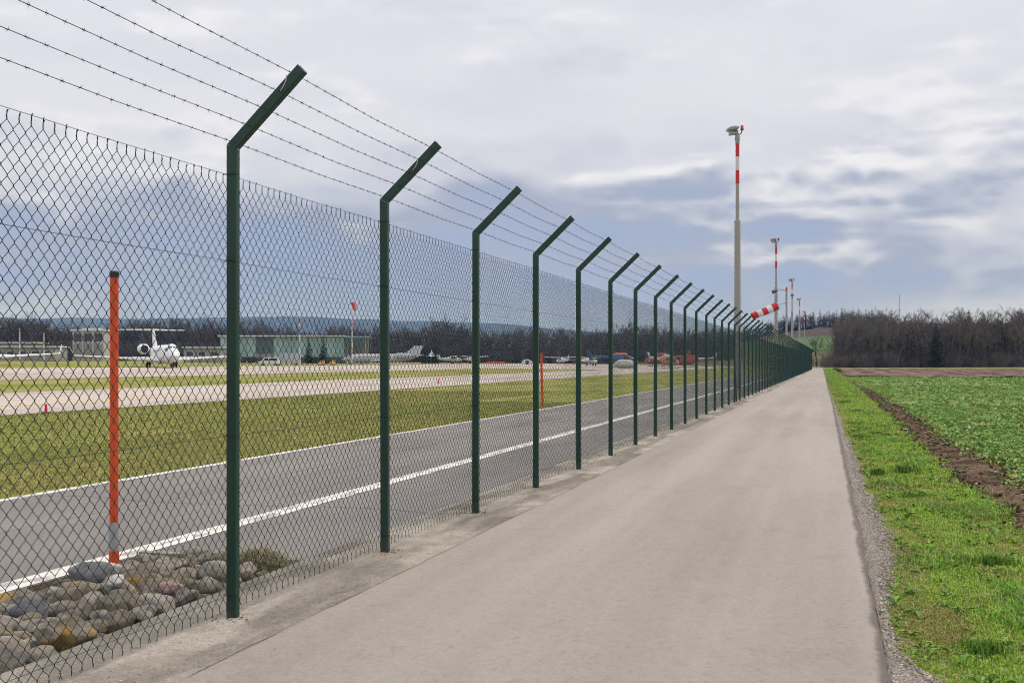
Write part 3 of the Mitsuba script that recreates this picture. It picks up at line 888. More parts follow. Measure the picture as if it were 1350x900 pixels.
for tx_, ty, tr, th, nn in ((1.02, 17.6, 0.17, 0.17, 420), (0.62, 17.2, 0.10, 0.13, 260), (0.95, 26.5, 0.14, 0.10, 200), (0.55, 25.5, 0.2, 0.10, 200), (0.9, 14.5, 0.14, 0.09, 200), (1.25, 9.9, 0.14, 0.11, 420), (0.82, 6.9, 0.11, 0.09, 420), (0.45, 46.0, 0.2, 0.14, 200), (0.8, 38, 0.2, 0.12, 200)):
    a, rr = rng.random(nn) * 6.283, tr * np.abs(rng.normal(0, 0.62, nn))
    P = np.stack([tx_ + rr * np.cos(a), ty + rr * np.sin(a) * 1.3, np.full(nn, -0.05)], 1)
    keep_blades(blades(P, th * (0.5 + 0.6 * rng.random(nn)), np.full(nn, 0.004 + ty * 0.0005), pick_colours(nn, [(0.090, 0.200, 0.020), (0.140, 0.255, 0.026)], [1, 1]), 0.8))
# low broad-leaved weeds and lying straw among the blades
nW = 420
wy = 5.0 + 26 * rng.random(nW) ** 1.4
wx_ = gravel_edge(wy) + 0.05 + (1.75 - gravel_edge(wy)) * rng.random(nW) ** 1.2
for _ in range(6):
    az = rng.random(nW) * 6.283
    el = rng.uniform(0.1, 0.75, nW)
    dd = np.stack([np.cos(az) * np.cos(el), np.sin(az) * np.cos(el), np.sin(el)], 1)
    big = (0.45 + rng.random(nW)) * (1 + wy * 0.012)
    lv = leaves(np.stack([wx_, wy, np.full(nW, -0.045)], 1), dd, 0.062 * big, 0.022 * big, pick_colours(nW, [(0.130, 0.270, 0.030), (0.200, 0.340, 0.045), (0.10, 0.20, 0.030)], [3, 2, 2]))
    keep_blades(lv)
nS = 1500
sy = 4.8 + 20 * rng.random(nS) ** 1.5
sx = gravel_edge(sy) - 0.06 + 0.9 * rng.random(nS) ** 2.2
az = rng.normal(0.3, 0.9, nS)
dd = np.stack([np.cos(az), np.sin(az), rng.normal(0.03, 0.06, nS)], 1)
keep_blades(leaves(np.stack([sx, sy, np.full(nS, -0.022)], 1), dd, rng.uniform(0.04, 0.13, nS), rng.uniform(0.003, 0.006, nS) * (1 + sy * 0.02), pick_colours(nS, [(0.46, 0.39, 0.25), (0.36, 0.30, 0.19), (0.28, 0.21, 0.12)], [2, 2, 1]), 0.1))
struct('verge_grass', mikit.ply((np.vstack(V_), np.vstack(F_)), 'mat_leaf', smooth=False, color=np.vstack(C_)), 'stuff', 'bright green short grass with straw patches between path and bare soil')

V_, F_, C_, off = [], [], [], 0                       # short mown grass at the far side of the service road
for ya, yb, xa, xb, dens, ww in ((9, 22, -14.5, -9.48, 620, 0.014), (22, 45, -15, -9.48, 260, 0.022), (12, 60, -24.7, -14.5, 110, 0.030)):
    n = int(dens * (yb - ya) * (xb - xa))
    P = scatter(n, xa, xb, ya, yb)
    z = np.full((n, 1), -0.12)
    t = meshkit.fbm(np.concatenate([P * np.array([0.35, 0.12]), P[:, :1] * 0], 1), 4, 71)
    col = pick_colours(n, [(0.255, 0.290, 0.058), (0.305, 0.295, 0.090), (0.38, 0.33, 0.15)], [3, 2, 1.5])
    keep_blades(blades(np.concatenate([P, z], 1), (0.035 + 0.03 * t) * (0.6 + 0.7 * rng.random(n)), ww * (0.6 + 0.8 * rng.random(n)), col, 0.9))
struct('airfield_grass', mikit.ply((np.vstack(V_), np.vstack(F_)), 'mat_leaf', smooth=False, color=np.vstack(C_)), 'stuff', 'olive mown grass between the service road and the taxiway')


V_, F_, C_, off = [], [], [], 0
CROP = [(0.175, 0.340, 0.080), (0.225, 0.395, 0.095), (0.275, 0.420, 0.100), (0.130, 0.260, 0.075), (0.42, 0.27, 0.075), (0.48, 0.42, 0.31)]
for ya, yb, sp, lf, scl in ((10, 24, 0.15, 8, 0.85), (24, 45, 0.225, 7, 1.0), (45, 80, 0.42, 6, 1.35), (80, 128, 0.75, 5, 1.9)):
    X = scatter(int((yb - ya) * 32 / sp ** 2), 0.9, 33.0, ya, yb)
    lo = np.where(X[:, 1] < 108, soil_right(X[:, 1]) - 0.08, 1.4) + 0.10 * rng.normal(size=len(X)) + (-0.55 * rng.random(len(X))) * (rng.random(len(X)) > 0.80)
    X = X[(X[:, 0] > lo) & (X[:, 0] < 0.20 * X[:, 1] + 1.5)]
    n = len(X)
    tone = meshkit.fbm(np.concatenate([X * 0.5, X[:, :1] * 0], 1), 3, 91)
    size = scl * (0.55 + 0.7 * rng.random(n)) * (0.75 + 0.5 * tone)
    for _ in range(lf):
        az = rng.random(n) * 6.283
        el = rng.uniform(0.05, 0.80, n)
        d = np.stack([np.cos(az) * np.cos(el), np.sin(az) * np.cos(el), np.sin(el)], 1)
        b = np.concatenate([X + rng.normal(0, 0.03, (n, 2)), np.full((n, 1), -0.06)], 1) + d * 0.02
        col = pick_colours(n, CROP, [5, 4, 4, 2, 1.0, 0.35], var=0.30)
        keep_blades(leaves(b, d, 0.105 * size * (0.7 + 0.6 * rng.random(n)), 0.048 * size * (0.7 + 0.6 * rng.random(n)), col))
struct('crop_leaves', mikit.ply((np.vstack(V_), np.vstack(F_)), 'mat_leaf', smooth=False, color=np.vstack(C_)), 'stuff', 'low leafy green field crop with scattered yellowed leaves')


def pebbles(P, r, col, seed=0):
    g = np.random.default_rng(seed)
    ov, of_ = trimesh.creation.icosphere(subdivisions=0).vertices, trimesh.creation.icosphere(subdivisions=0).faces
    n = len(P)
    ov = np.array(ov)
    sc = g.uniform(0.55, 1.25, (n, 1, 3)) * r[:, None, None]
    v = ov[None] * sc * (1 + 0.25 * g.normal(size=(n, 12, 1)))
    a = g.random(n) * 6.283
    c, s = np.cos(a)[:, None], np.sin(a)[:, None]
    v = np.stack([v[..., 0] * c - v[..., 1] * s, v[..., 0] * s + v[..., 1] * c, v[..., 2] * 0.7], -1) + P[:, None]
    f = np.array(of_)[None] + (np.arange(n) * 12)[:, None, None]
    return v.reshape(-1, 3), f.reshape(-1, 3), np.repeat(col, 12, 0)


n = 9000
P = scatter(n, 0, 1, 0, 1)
yy = 4.8 + 20 * P[:, 1] ** 1.6
xx = path_right(yy) + (gravel_edge(yy) + 0.06 - path_right(yy)) * P[:, 0]
pv_, pf_, pc_ = pebbles(np.stack([xx, yy, -0.036 + np.interp(P[:, 0], [0, .2, .4, .6, .8, 1], [0.004, 0.012, 0.016, 0.012, 0.002, -0.028])], 1), rng.uniform(0.003, 0.011, n) * (0.8 + yy * 0.03), pick_colours(n, [(0.30, 0.27, 0.24), (0.40, 0.37, 0.33), (0.20, 0.18, 0.16), (0.52, 0.48, 0.42)], [4, 3, 2, 1]), 3)
struct('verge_pebbles', mikit.ply((pv_, pf_), 'mat_pebble', smooth=False, color=pc_), 'stuff', 'grey gravel chippings along the edge of the path')
n = 2600                                              # clods on the bare strip
yy = 8 + 60 * rng.random(n) ** 1.7
xx = soil_left(yy) + (soil_right(yy) - soil_left(yy)) * rng.uniform(-0.08, 1.12, n)
cv_, cf_, cc_ = pebbles(np.stack([xx, yy, rng.uniform(-0.045, 0.0, n)], 1), rng.uniform(0.008, 0.032, n) * (0.9 + yy * 0.012), pick_colours(n, [(0.090, 0.061, 0.041), (0.055, 0.038, 0.026), (0.15, 0.11, 0.08), (0.38, 0.34, 0.29)], [5, 4, 2, 0.3]), 4)
struct('soil_clods', mikit.ply((cv_, cf_), 'mat_pebble', smooth=False, color=cc_), 'stuff', 'brown crumbly clods of turned earth along the field edge')
n = 700                                               # grit and bits on the concrete edging and path border
xx, yy = rng.uniform(-4.05, -2.9, n), 4.5 + 16 * rng.random(n) ** 1.5
gv_, gf_, gc_ = pebbles(np.stack([xx, yy, np.full(n, 0.001)], 1), rng.uniform(0.0018, 0.0065, n), pick_colours(n, [(0.34, 0.31, 0.27), (0.17, 0.15, 0.13), (0.52, 0.46, 0.38), (0.30, 0.17, 0.07)], [4, 3, 2, 1]), 6)
xs_, ys_2 = [], []
for k in range(-1, 12):
    m_ = 46 if k < 4 else 26
    xs_.append(FX + PW / 2 + rng.normal(0, 0.075, m_)), ys_2.append(FY + BAY * k + PD / 2 + rng.normal(0, 0.10, m_))
bx_, by_ = np.concatenate(xs_), np.concatenate(ys_2)
b2 = pebbles(np.stack([bx_, by_, np.full(len(bx_), 0.002)], 1), rng.uniform(0.002, 0.0085, len(bx_)) * (1 + np.clip(by_, 0, 30) * 0.02), pick_colours(len(bx_), [(0.10, 0.085, 0.06), (0.20, 0.15, 0.09), (0.32, 0.19, 0.08), (0.30, 0.27, 0.23)], [4, 3, 1.5, 2]), 16)
gf_ = np.vstack([gf_, b2[1] + len(gv_)])
gv_, gc_ = np.vstack([gv_, b2[0]]), np.vstack([gc_, b2[2]])
struct('grit', mikit.ply((gv_, gf_), 'mat_pebble', smooth=False, color=gc_), 'stuff', 'loose grit lying on the concrete edging')
tf = thing('dry_grass_tuft', 'tuft of dry straw-coloured grass at the end of the boulder pile', 'grass tuft')
nn = 2600
a, rr = rng.random(nn) * 6.283, np.sqrt(rng.random(nn))
P = np.stack([-4.38 + 0.22 * rr * np.cos(a), 8.12 + 0.30 * rr * np.sin(a), -0.16 + 0.16 * (1 - rr)], 1)
tv, tff, tc = blades(P, 0.24 * (0.5 + 0.6 * rng.random(nn)), np.full(nn, 0.006), pick_colours(nn, [(0.40, 0.35, 0.21), (0.27, 0.24, 0.13), (0.16, 0.15, 0.075)], [3, 3, 2]), 1.3)
put('blades', mikit.ply((tv, tff), 'mat_leaf', smooth=False, color=tc), tf)

# ------------------------------------------------------------------ floodlight masts, windsock
CV = np.array([math.cos(YAW), math.sin(YAW), 0])        # along the view's right, used only to face lamps across the airfield


def mast(x, y, zg, label, head=0.0, extra=False):
    m = thing('floodlight_mast', label, 'mast', 'floodlight masts behind the fence')
    P = lambda z: [x, y, zg + z]
    put('lower_pole', MB().tube([P(-0.2), P(9.30), P(9.34)], [0.20, 0.160, 0.10], 20).ply('mat_mast', 40), m)
    put('upper_pole', MB().tube([P(9.3), P(13.95)], [0.098, 0.082], 16).ply('mat_mast', 40), m)
    for a, b, c in ((11.30, 12.02, 'mat_red'), (12.02, 12.76, 'mat_white'), (12.76, 13.46, 'mat_red')):
        put('painted_band', MB().tube([P(a), P(b)], 0.103, 16).ply(c, 40), m)
    put('mast_top', MB().tube([P(13.46), P(13.95), P(14.05)], [0.12, 0.12, 0.09], 16).box(P(13.75), [0.26, 0.2, 0.16]).ply('mat_galv', 40), m)
    co, si = math.cos(head), math.sin(head)
    R = lambda u, v, w: [x + u * co - v * si, y + u * si + v * co, zg + w]
    tilt = trimesh.transformations.rotation_matrix(-0.16, [0, 1, 0])[:3, :3]
    lh = put('lamp_head', MB().box(R(-0.27, 0.0, 14.27), [0.60, 0.62, 0.09], head, tilt).box(R(-0.26, 0.0, 14.35), [0.36, 0.42, 0.07], head, tilt).ply('mat_galv'), m)
    put('lens', MB().box(R(-0.27, 0.0, 14.195), [0.46, 0.46, 0.06], head, tilt).ply('mat_lens'), lh)
    put('gear_box', MB().box(R(-0.24, 0.02, 14.04), [0.42, 0.34, 0.16], head, tilt).ply('mat_galv'), m)
    put('bracket', MB().tube([R(0, 0, 13.95), R(0.0, 0, 14.15), R(-0.2, 0, 14.18)], 0.06, 8).tube([R(0.02, 0, 13.95), R(0.20, 0, 14.02), R(0.25, 0, 14.20)], 0.028, 8).ply('mat_dark_grey', 40), m)
    w = put('warning_light', MB().tube([R(0.25, 0, 14.27), R(0.25, 0, 14.44), R(0.25, 0, 14.48)], [0.08, 0.08, 0.04], 12).ply('mat_orange_red', 40), m)
    put('socket', MB().tube([R(0.25, 0, 14.19), R(0.25, 0, 14.28)], [0.07, 0.10], 12).ply('mat_dark_grey', 40), w)
    if extra:
        put('blue_collar', MB().tube([P(11.7), P(12.0)], 0.24, 14).ply('mat_blue', 40), m)


yl = YAW
mast(-5.0, 62.9, -0.1, 'tall grey floodlight mast with red and white bands, closest and tallest of the row', yl)
mast(-5.7, 121.5, -0.1, 'second floodlight mast of the row, rising right behind the mouth of the windsock', yl)
mast(-6.1, 182.0, -0.1, 'third floodlight mast of the row, with a blue collar on its banded top', yl, True)
mast(-6.6, 239.5, -0.1, 'fourth floodlight mast of the row, seen against the wooded hill', yl)
mast(-7.0, 302.0, -0.1, 'last and smallest floodlight mast of the row, over the end of the fence', yl)

ws = thing('windsock_mast', 'slim grey windsock mast with a lamp arm and red top light', 'windsock mast')
wx, wy = -4.4, 115.1
put('pole', MB().tube([[wx, wy, -0.2], [wx, wy, 8.45]], [0.125, 0.085], 14).ply('mat_mast', 40), ws)
put('warning_light', MB().tube([[wx, wy, 8.4], [wx, wy, 8.75], [wx, wy, 8.80]], [0.11, 0.11, 0.06], 12).ply('mat_orange_red', 40), ws)
e = np.array([wx, wy, 8.55])
la = put('lamp_arm', MB().tube([e + [0, 0, -0.1], e - CV * 0.56 + [0, 0, 0.0], e + CV * -1.05 + [0, 0, -0.1]], 0.04, 8).ply('mat_galv', 40), ws)
put('lamp_head', MB().tube([e - CV * 0.95 + [0, 0, -0.08], e - CV * 1.4 + [0, 0, -0.24]], [0.12, 0.18], 10).ply('mat_dark_grey', 40), la)
ck = thing('windsock', 'red and white striped windsock flying from its mast above the fence', 'windsock')
m0 = np.array([wx, wy, 0]) - CV * 0.92 + [0, 0, 6.98]
m1 = np.array([wx, wy, 0]) - CV * 3.36 + [0, 0, 5.90]
put('swivel_rod', MB().tube([np.array([wx, wy, 7.32]), m0 + (m0 - m1) * 0.08, m0], 0.028, 6).ply('mat_galv', 40), ck)
dv = (m1 - m0) / np.linalg.norm(m1 - m0)
up = np.array([0, 0, 1.0]) - dv * dv[2]
up /= np.linalg.norm(up)
sdv = np.cross(dv, up)
gs_ = np.random.default_rng(9)
for i in range(5):
    ring = []
    for t in np.linspace(i / 5, (i + 1) / 5, 5):
        c = m0 + (m1 - m0) * t + np.array([0, 0, -0.05]) * math.sin(t * 5)
        r = lerp(0.40, 0.335, t)
        ang = np.arange(24) * 2 * np.pi / 24
        rr = r * (1 + 0.035 * np.sin(3 * ang + 5 * t) * (0.3 + t))
        ring.append(c + rr[:, None] * (np.cos(ang)[:, None] * up + np.sin(ang)[:, None] * sdv))
    put('sock_band', MB().rings(np.array(ring), False).ply('mat_red' if i % 2 == 0 else 'mat_white', True), ck)
put('mouth_ring', MB().tube([m0 + 0.41 * (math.cos(a) * up + math.sin(a) * sdv) for a in np.linspace(0, 2 * np.pi, 25)], 0.03, 6).ply('mat_galv', True), ck)


def pole(x, y, z0, h, r, label, bands, group=None, cat='pole', top=None):
    t = thing('airfield_pole', label, cat, group)
    put('shaft', MB().tube([[x, y, z0 - 0.2], [x, y, z0 + h]], [r, r * 0.8], 10).ply('mat_white', 40), t)
    for a, b, c in bands:
        put('painted_band', MB().tube([[x, y, z0 + a], [x, y, z0 + b]], r * 1.12, 10).ply(c, 40), t)
    return t


pole(-106.0, 214.3, 0.74, 10.2, 0.11, 'white pole with red bands near its top in front of the mint green hangar', [(8.6, 9.6, 'mat_orange_red'), (7.0, 7.8, 'mat_orange_red')])
pole(-185.7, 228.1, 1.51, 7.6, 0.14, 'white pole above the pale roofs at the left edge', [])
pole(-180.2, 229.7, 1.46, 6.6, 0.13, 'shorter pale pole beside the pale roofs left of the concrete block', [])
t = pole(-97.6, 221.8, 0.66, 12.9, 0.12, 'tall white pole carrying a small limp orange windsock', [(8.2, 9.0, 'mat_orange_red')])
ck2 = thing('windsock', 'small limp orange windsock on the tall white pole beyond the runway', 'windsock')
put('sock', MB().tube([[-97.6, 221.8, 13.75], [-97.2, 221.9, 13.2], [-97.0, 222.0, 12.0]], [0.45, 0.42, 0.2], 12).ply('mat_orange_red', 40), ck2)
put('mouth_ring', MB().tube([[-97.6 + 0.46 * math.cos(a), 221.8 + 0.46 * math.sin(a), 13.76] for a in np.linspace(0, 6.283, 17)], 0.03, 5).ply('mat_dark_grey', True), ck2)

# ------------------------------------------------------------------ trees


def bare_tree(seed, h, spread, levels=3, dense=1.0, rr=1.0):
    """(trunk mesh, crown mesh) of a leafless tree, its foot at the origin."""
    g = np.random.default_rng(seed)
    tr, cr = MB(), MB()
    fork = h * g.uniform(0.34, 0.55)
    r0 = 0.016 * h * rr

    def limb(p, d, ln, m, wander, up):
        pts = [np.asarray(p, float)]
        for _ in range(m - 1):
            d = d + np.array([0, 0, up]) + g.normal(0, wander, 3)
            d = d / np.linalg.norm(d)
            pts.append(pts[-1] + d * ln / (m - 1))
        return np.array(pts), d
    tp, d0 = limb([0, 0, -0.3], np.array([0, 0, 1.0]), fork + 0.3, 6, 0.05, 0.1)
    tr.tube(tp, r0 * np.array([1.5, 1.08, 0.98, 0.92, 0.86, 0.80]), 7, False)
    skel = [(tp, r0)]
    nl = int(g.integers(3, 6))
    a0 = g.random() * 6.283
    for i in range(nl):
        az = a0 + i * 6.283 / nl + g.normal(0, 0.3)
        ti = g.uniform(0.12, 0.55)
        lp, _ = limb(tp[-1] if i < 3 else tp[-2], np.array([math.cos(az) * ti, math.sin(az) * ti, 1.0]), (h - fork) * g.uniform(0.66, 0.98), 6, 0.10, 0.06)
        tr.tube(lp, r0 * 0.46 * np.linspace(1, 0.06, 6), 5, False)
        skel.append((lp, r0 * 0.5))
    nb = int(32 * dense)
    S0, S1, SR = [], [], []
    for i in range(nb):
        lp, lr = skel[0] if i < 4 else skel[1 + i % nl]
        u = g.uniform(0.55, 1.0) if i < 4 else g.uniform(0.12, 0.98)
        b = np.array([np.interp(u * (len(lp) - 1), np.arange(len(lp)), lp[:, k]) for k in range(3)])
        f = b[2] / h
        az = i * 2.4 + g.normal(0, 0.4)
        el = g.uniform(0.10, 0.85) + 0.30 * f
        ln = h * spread * (0.98 - 0.52 * f) * g.uniform(0.6, 1.15)
        m = 5
        pts = [b]
        d = np.array([math.cos(az) * math.cos(el), math.sin(az) * math.cos(el), math.sin(el)])
        for q in range(m - 1):
            d = d + np.array([0, 0, 0.13]) + g.normal(0, 0.12, 3)
            d /= np.linalg.norm(d)
            pts.append(pts[-1] + d * ln / (m - 1))
        pts = np.array(pts)
        rb = r0 * 0.42 * (1 - 0.7 * f)
        cr.tube(pts, rb * np.linspace(1, 0.25, m), 4, False)
        k = int((6 if levels == 3 else 5) * dense)
        tt = g.uniform(0.2, 1.0, k)
        for t_ in tt:
            p = np.array([np.interp(t_ * (m - 1), np.arange(m), pts[:, c]) for c in range(3)])
            dd = d + g.normal(0, 0.62, 3) + np.array([0, 0, 0.2])
            dd /= np.linalg.norm(dd)
            l2 = ln * g.uniform(0.28, 0.55) * (1.15 - 0.5 * t_)
            e_ = p + dd * l2
            S0.append(p), S1.append(e_), SR.append(rb * 0.42)
            kk = int((7 if levels == 3 else 5) * dense)
            u = g.uniform(0.15, 1.0, (kk, 1))
            pp = p + (e_ - p) * u
            d3 = dd + g.normal(0, 0.6, (kk, 3)) + np.array([0, 0, 0.25])
            d3 /= np.linalg.norm(d3, axis=1, keepdims=True)
            ee = pp + d3 * (l2 * g.uniform(0.3, 0.6, (kk, 1)))
            S0.extend(pp), S1.extend(ee), SR.extend([rb * 0.24] * kk)
            if levels == 3:
                u = g.uniform(0.2, 0.9, (kk * 2, 1))
                ix = g.integers(0, kk, kk * 2)
                q0 = pp[ix] + (ee[ix] - pp[ix]) * u
                d4 = d3[ix] + g.normal(0, 0.7, (kk * 2, 3))
                d4 /= np.linalg.norm(d4, axis=1, keepdims=True)
                S0.extend(q0), S1.extend(q0 + d4 * l2 * 0.26), SR.extend([rb * 0.17] * (kk * 2))
    cr.spikes(S0, S1, np.maximum(np.array(SR), 0.011 * rr))
    return tr, cr


def conifer(seed, h, w, n=26):
    g = np.random.default_rng(seed)
    tr, cr = MB(), MB()
    tr.tube([[0, 0, -0.3], [0, 0, h * 0.6], [0, 0, h]], [0.016 * h, 0.009 * h, 0.002 * h], 7, False)
    S0, S1, SR = [], [], []
    for i in range(n):
        f = 0.06 + 0.92 * i / n
        zc = h * f
        R = w * (1 - f) ** 0.85 * g.uniform(0.8, 1.15) + 0.03 * w
        k = int(7 + 6 * (1 - f))
        for j in range(k):
            az = g.random() * 6.283
            L = R * g.uniform(0.65, 1.1)
            d = np.array([math.cos(az), math.sin(az), -0.16 + 0.35 * f])
            p0, p1 = np.array([0, 0, zc]), np.array([0, 0, zc]) + d * L
            S0.append(p0), S1.append(p1), SR.append(0.05 * L + 0.02)
            u = g.uniform(0.15, 1.0, (9, 1))
            q = p0 + (p1 - p0) * u
            s_ = d + g.normal(0, 0.55, (9, 3)) + np.array([0, 0, -0.15])
            s_ /= np.linalg.norm(s_, axis=1, keepdims=True)
            S0.extend(q), S1.extend(q + s_ * (0.26 * L + 0.15)), SR.extend([0.045 * L + 0.03] * 9)
    cr.spikes(S0, S1, SR)
    return tr, cr


def shrub(seed, h, w, n=90):
    g = np.random.default_rng(seed)
    mb = MB()
    b = g.normal(0, w * 0.25, (n, 3)) * [1, 1, 0]
    d = b * 0.6 / w + g.normal(0, 0.28, (n, 3)) * [1, 1, 0] + [0, 0, 1]
    d /= np.linalg.norm(d, axis=1, keepdims=True)
    L = h * g.uniform(0.5, 1.05, (n, 1))
    e_ = b + d * L
    mb.spikes(b - [0, 0, 0.2], e_, 0.03)
    for _ in range(4):
        u = g.uniform(0.25, 0.95, (n, 1))
        q = b + (e_ - b) * u
        d2 = d + g.normal(0, 0.5, (n, 3))
        d2 /= np.linalg.norm(d2, axis=1, keepdims=True)
        mb.spikes(q, q + d2 * L * 0.4, 0.022)
    return mb


TWIGS = ['mat_twig', 'mat_twig', 'mat_twig_brown', 'mat_twig_olive']
BT = []
for i in range(7):
    a, b = bare_tree(200 + i, 12.0, [0.30, 0.26, 0.34, 0.22, 0.28, 0.36, 0.24][i], 3, [1.0, 0.9, 1.0, 0.85, 1.1, 0.95, 1.0][i], 1.1)
    BT.append((a.ply('mat_bark', True), [b.ply(m) for m in ('mat_twig', 'mat_twig_brown', 'mat_twig_olive')]))
CF = []
for i in range(3):
    a, b = conifer(300 + i, 12.0, [2.3, 2.8, 1.8][i])
    CF.append((a.ply('mat_bark', True), b.ply('mat_needles' if i != 1 else 'mat_needles_light')))


def put_tree(name, proto, x, y, z, s, sz, rot, label, cat, group=None, tone=0):
    k = thing(name, label, cat, group)
    w = T().translate([x, y, z]).rotate([0, 0, 1], rot).scale([s, s, sz])
    put('trunk', {**proto[0], 'to_world': w}, k)
    cr = proto[1][tone] if isinstance(proto[1], list) else proto[1]
    put('crown', {**cr, 'to_world': w}, k)
    return k


gt = np.random.default_rng(41)


def wood_label(row, t):
    depth = 'on the front edge of' if row == 0 else 'just inside' if row < 3 else 'deep in'
    part = 'nearest the path end' if t < 0.22 else 'left of the dark conifer' if t < 0.42 else 'right of the dark conifer' if t < 0.66 else 'towards its right'
    return f'leafless tree {depth} the bare wood, {part}', 'tree', f'bare trees {depth} the wood {part}'


# the wood beyond the field: its edge runs from the path's end off to the right
for row, (dy, cnt, hmul) in enumerate(((0, 26, 0.82), (5, 26, 1.0), (11, 24, 1.06), (18, 22, 1.08), (26, 20, 1.10), (36, 18, 1.14))):
    for i in range(cnt):
        t = (i + 0.5 + gt.normal(0, 0.28)) / cnt
        x = lerp(0.8, 54.0, t) + gt.normal(0, 0.5)
        y = lerp(262, 297, t) + dy + gt.normal(0, 1.4) + 16
        hgt = lerp(12.2, 13.9, t) * hmul * gt.uniform(0.78, 1.10) / 12.0
        if row < 2 and gt.random() < 0.05:
            continue
        put_tree('bare_tree', BT[int(gt.integers(7))], x, y, -0.1, hgt * gt.uniform(0.85, 1.15), hgt, float(gt.random() * 360),
                 *wood_label(row, t), int(gt.choice([0, 0, 0, 1, 2])))
put_tree('bare_tree', BT[2], -3.9, 295.0, -0.1, 0.72, 0.72, 40, 'lone leafless tree standing beside the far end of the path', 'tree', None, 0)
put_tree('conifer', CF[0], 23.3, 284.0, -0.1, 1.0, 0.92, 0, 'dark green conifer in front of the bare wood beyond the field', 'tree')
for x, y, s in ((33.5, 312, 1.20), (37.5, 316, 1.16)):
    put_tree('conifer', CF[int(gt.integers(3))], x, y, 0.2, s * 0.9, s, float(gt.random() * 360), 'dark conifer rising above the bare wood, ' + ('the left one of two' if x < 35 else 'the right one of two'), 'tree', None)
SH = [shrub(500 + i, 4.2, 3.0).mesh() for i in range(4)]
br = MB()
for i in range(230):
    t = gt.random()
    x, y = lerp(0.2, 56, t), lerp(262, 297, t) + 16 + gt.uniform(-2.0, 20)
    v, f = SH[int(gt.integers(4))]
    s = gt.uniform(0.45, 1.0)
    a = gt.random() * 6.283
    co, si = math.cos(a), math.sin(a)
    br.add(v @ np.array([[co, si, 0], [-si, co, 0], [0, 0, 1]]) * [s, s, s * gt.uniform(0.6, 1.2)] + [x, y, -0.1], f)
for i in range(150):
    t = gt.random()
    x, y = lerp(2, 58, t), lerp(262, 297, t) + 16 + gt.uniform(28, 52)
    v, f = SH[int(gt.integers(4))]
    s = gt.uniform(1.3, 2.4)
    br.add(v * [s, s, s * gt.uniform(0.8, 1.1)] + [x, y, -0.1], f)
struct('undergrowth', br.ply('mat_twig'), 'stuff', 'tangled brown brush on the floor of the bare wood')
for i, (x, y, s) in enumerate(((-5.5, 300, 0.8), (-2.4, 288, 0.75), (-7.6, 330, 0.9), (-1.2, 296, 0.95))):
    v, f = SH[i]
    k = thing('bush', 'leafless bush around the foot of the lone tree at the path end', 'bush', 'leafless bushes at the path end')
    put('stems', mikit.ply((v * s + np.array([x, y, -0.1]), f), 'mat_twig_brown'), k)

# the belt of woodland beyond the airfield, one mass behind the fence
LT = []
for i in range(5):
    a, b = bare_tree(600 + i, 11.0, [0.34, 0.30, 0.38, 0.33, 0.28][i], 2, 1.15, 1.9)
    a.add(*b.mesh())
    LT.append([a.ply('mat_wood_far'), a.ply('mat_wood_far_brown')])
gw = np.random.default_rng(61)
tag('woodland', 'long belt of leafless brown woodland beyond the airfield', None, None, 'stuff')
wn = 0
for row in range(4):
    for i in range(128):
        t = (i + gw.random()) / 128 * 1.3 - 0.3
        az = math.radians(lerp(-44, -4.6, t))
        D = lerp(430, 385, t) + row * 9 + gw.normal(0, 3)
        x, y = math.sin(az) * D, math.cos(az) * D
        sc = gw.uniform(0.78, 1.10) * (1.05 + 0.05 * row) * (1 + 0.10 * math.sin(t * 23) + 0.06 * math.sin(t * 51 + 1)) * lerp(1.18, 1.0, t)
        wn += 1
        scene[f'woodland__{wn:03d}'] = {**LT[int(gw.integers(5))][int(gw.random() < 0.35)], 'to_world': T().translate([x, y, float(gh(x)) - 0.3]).rotate([0, 0, 1], float(gw.random() * 360)).scale([sc * 1.15, sc * 1.15, sc])}
bw = MB()
for i in range(900):
    az = math.radians(gw.uniform(-44, -4.6))
    D = gw.uniform(395, 450)
    x, y = math.sin(az) * D, math.cos(az) * D
    v, f = SH[int(gw.integers(4))]
    s = gw.uniform(0.8, 1.7)
    bw.add(v * s + [x, y, float(gh(x)) - 0.2], f)
struct('scrub', bw.ply('mat_wood_far'), 'stuff', 'brown scrub along the foot of the woodland belt')
for x, y, s, l in ((-125.2, 258.0, 0.56, 'dark green conifer in front of the mint green hangar'), (-121.9, 259.5, 0.60, 'second dark green conifer before the hangar, nearer its canopy'),
                   (-110.1, 301.4, 0.58, 'dark conifer behind the tail of the grey parked jet'), (-108.0, 303.0, 0.50, 'smaller dark conifer behind the tail of the grey parked jet'),
                   (-190.0, 243.0, 0.62, 'dark conifer among the pale roofs at the left edge')):
    put_tree('conifer', CF[1 if x > -115 else 0], x, y, float(gh(x)) - 0.1, s * 1.05, s, 30, l, 'tree')
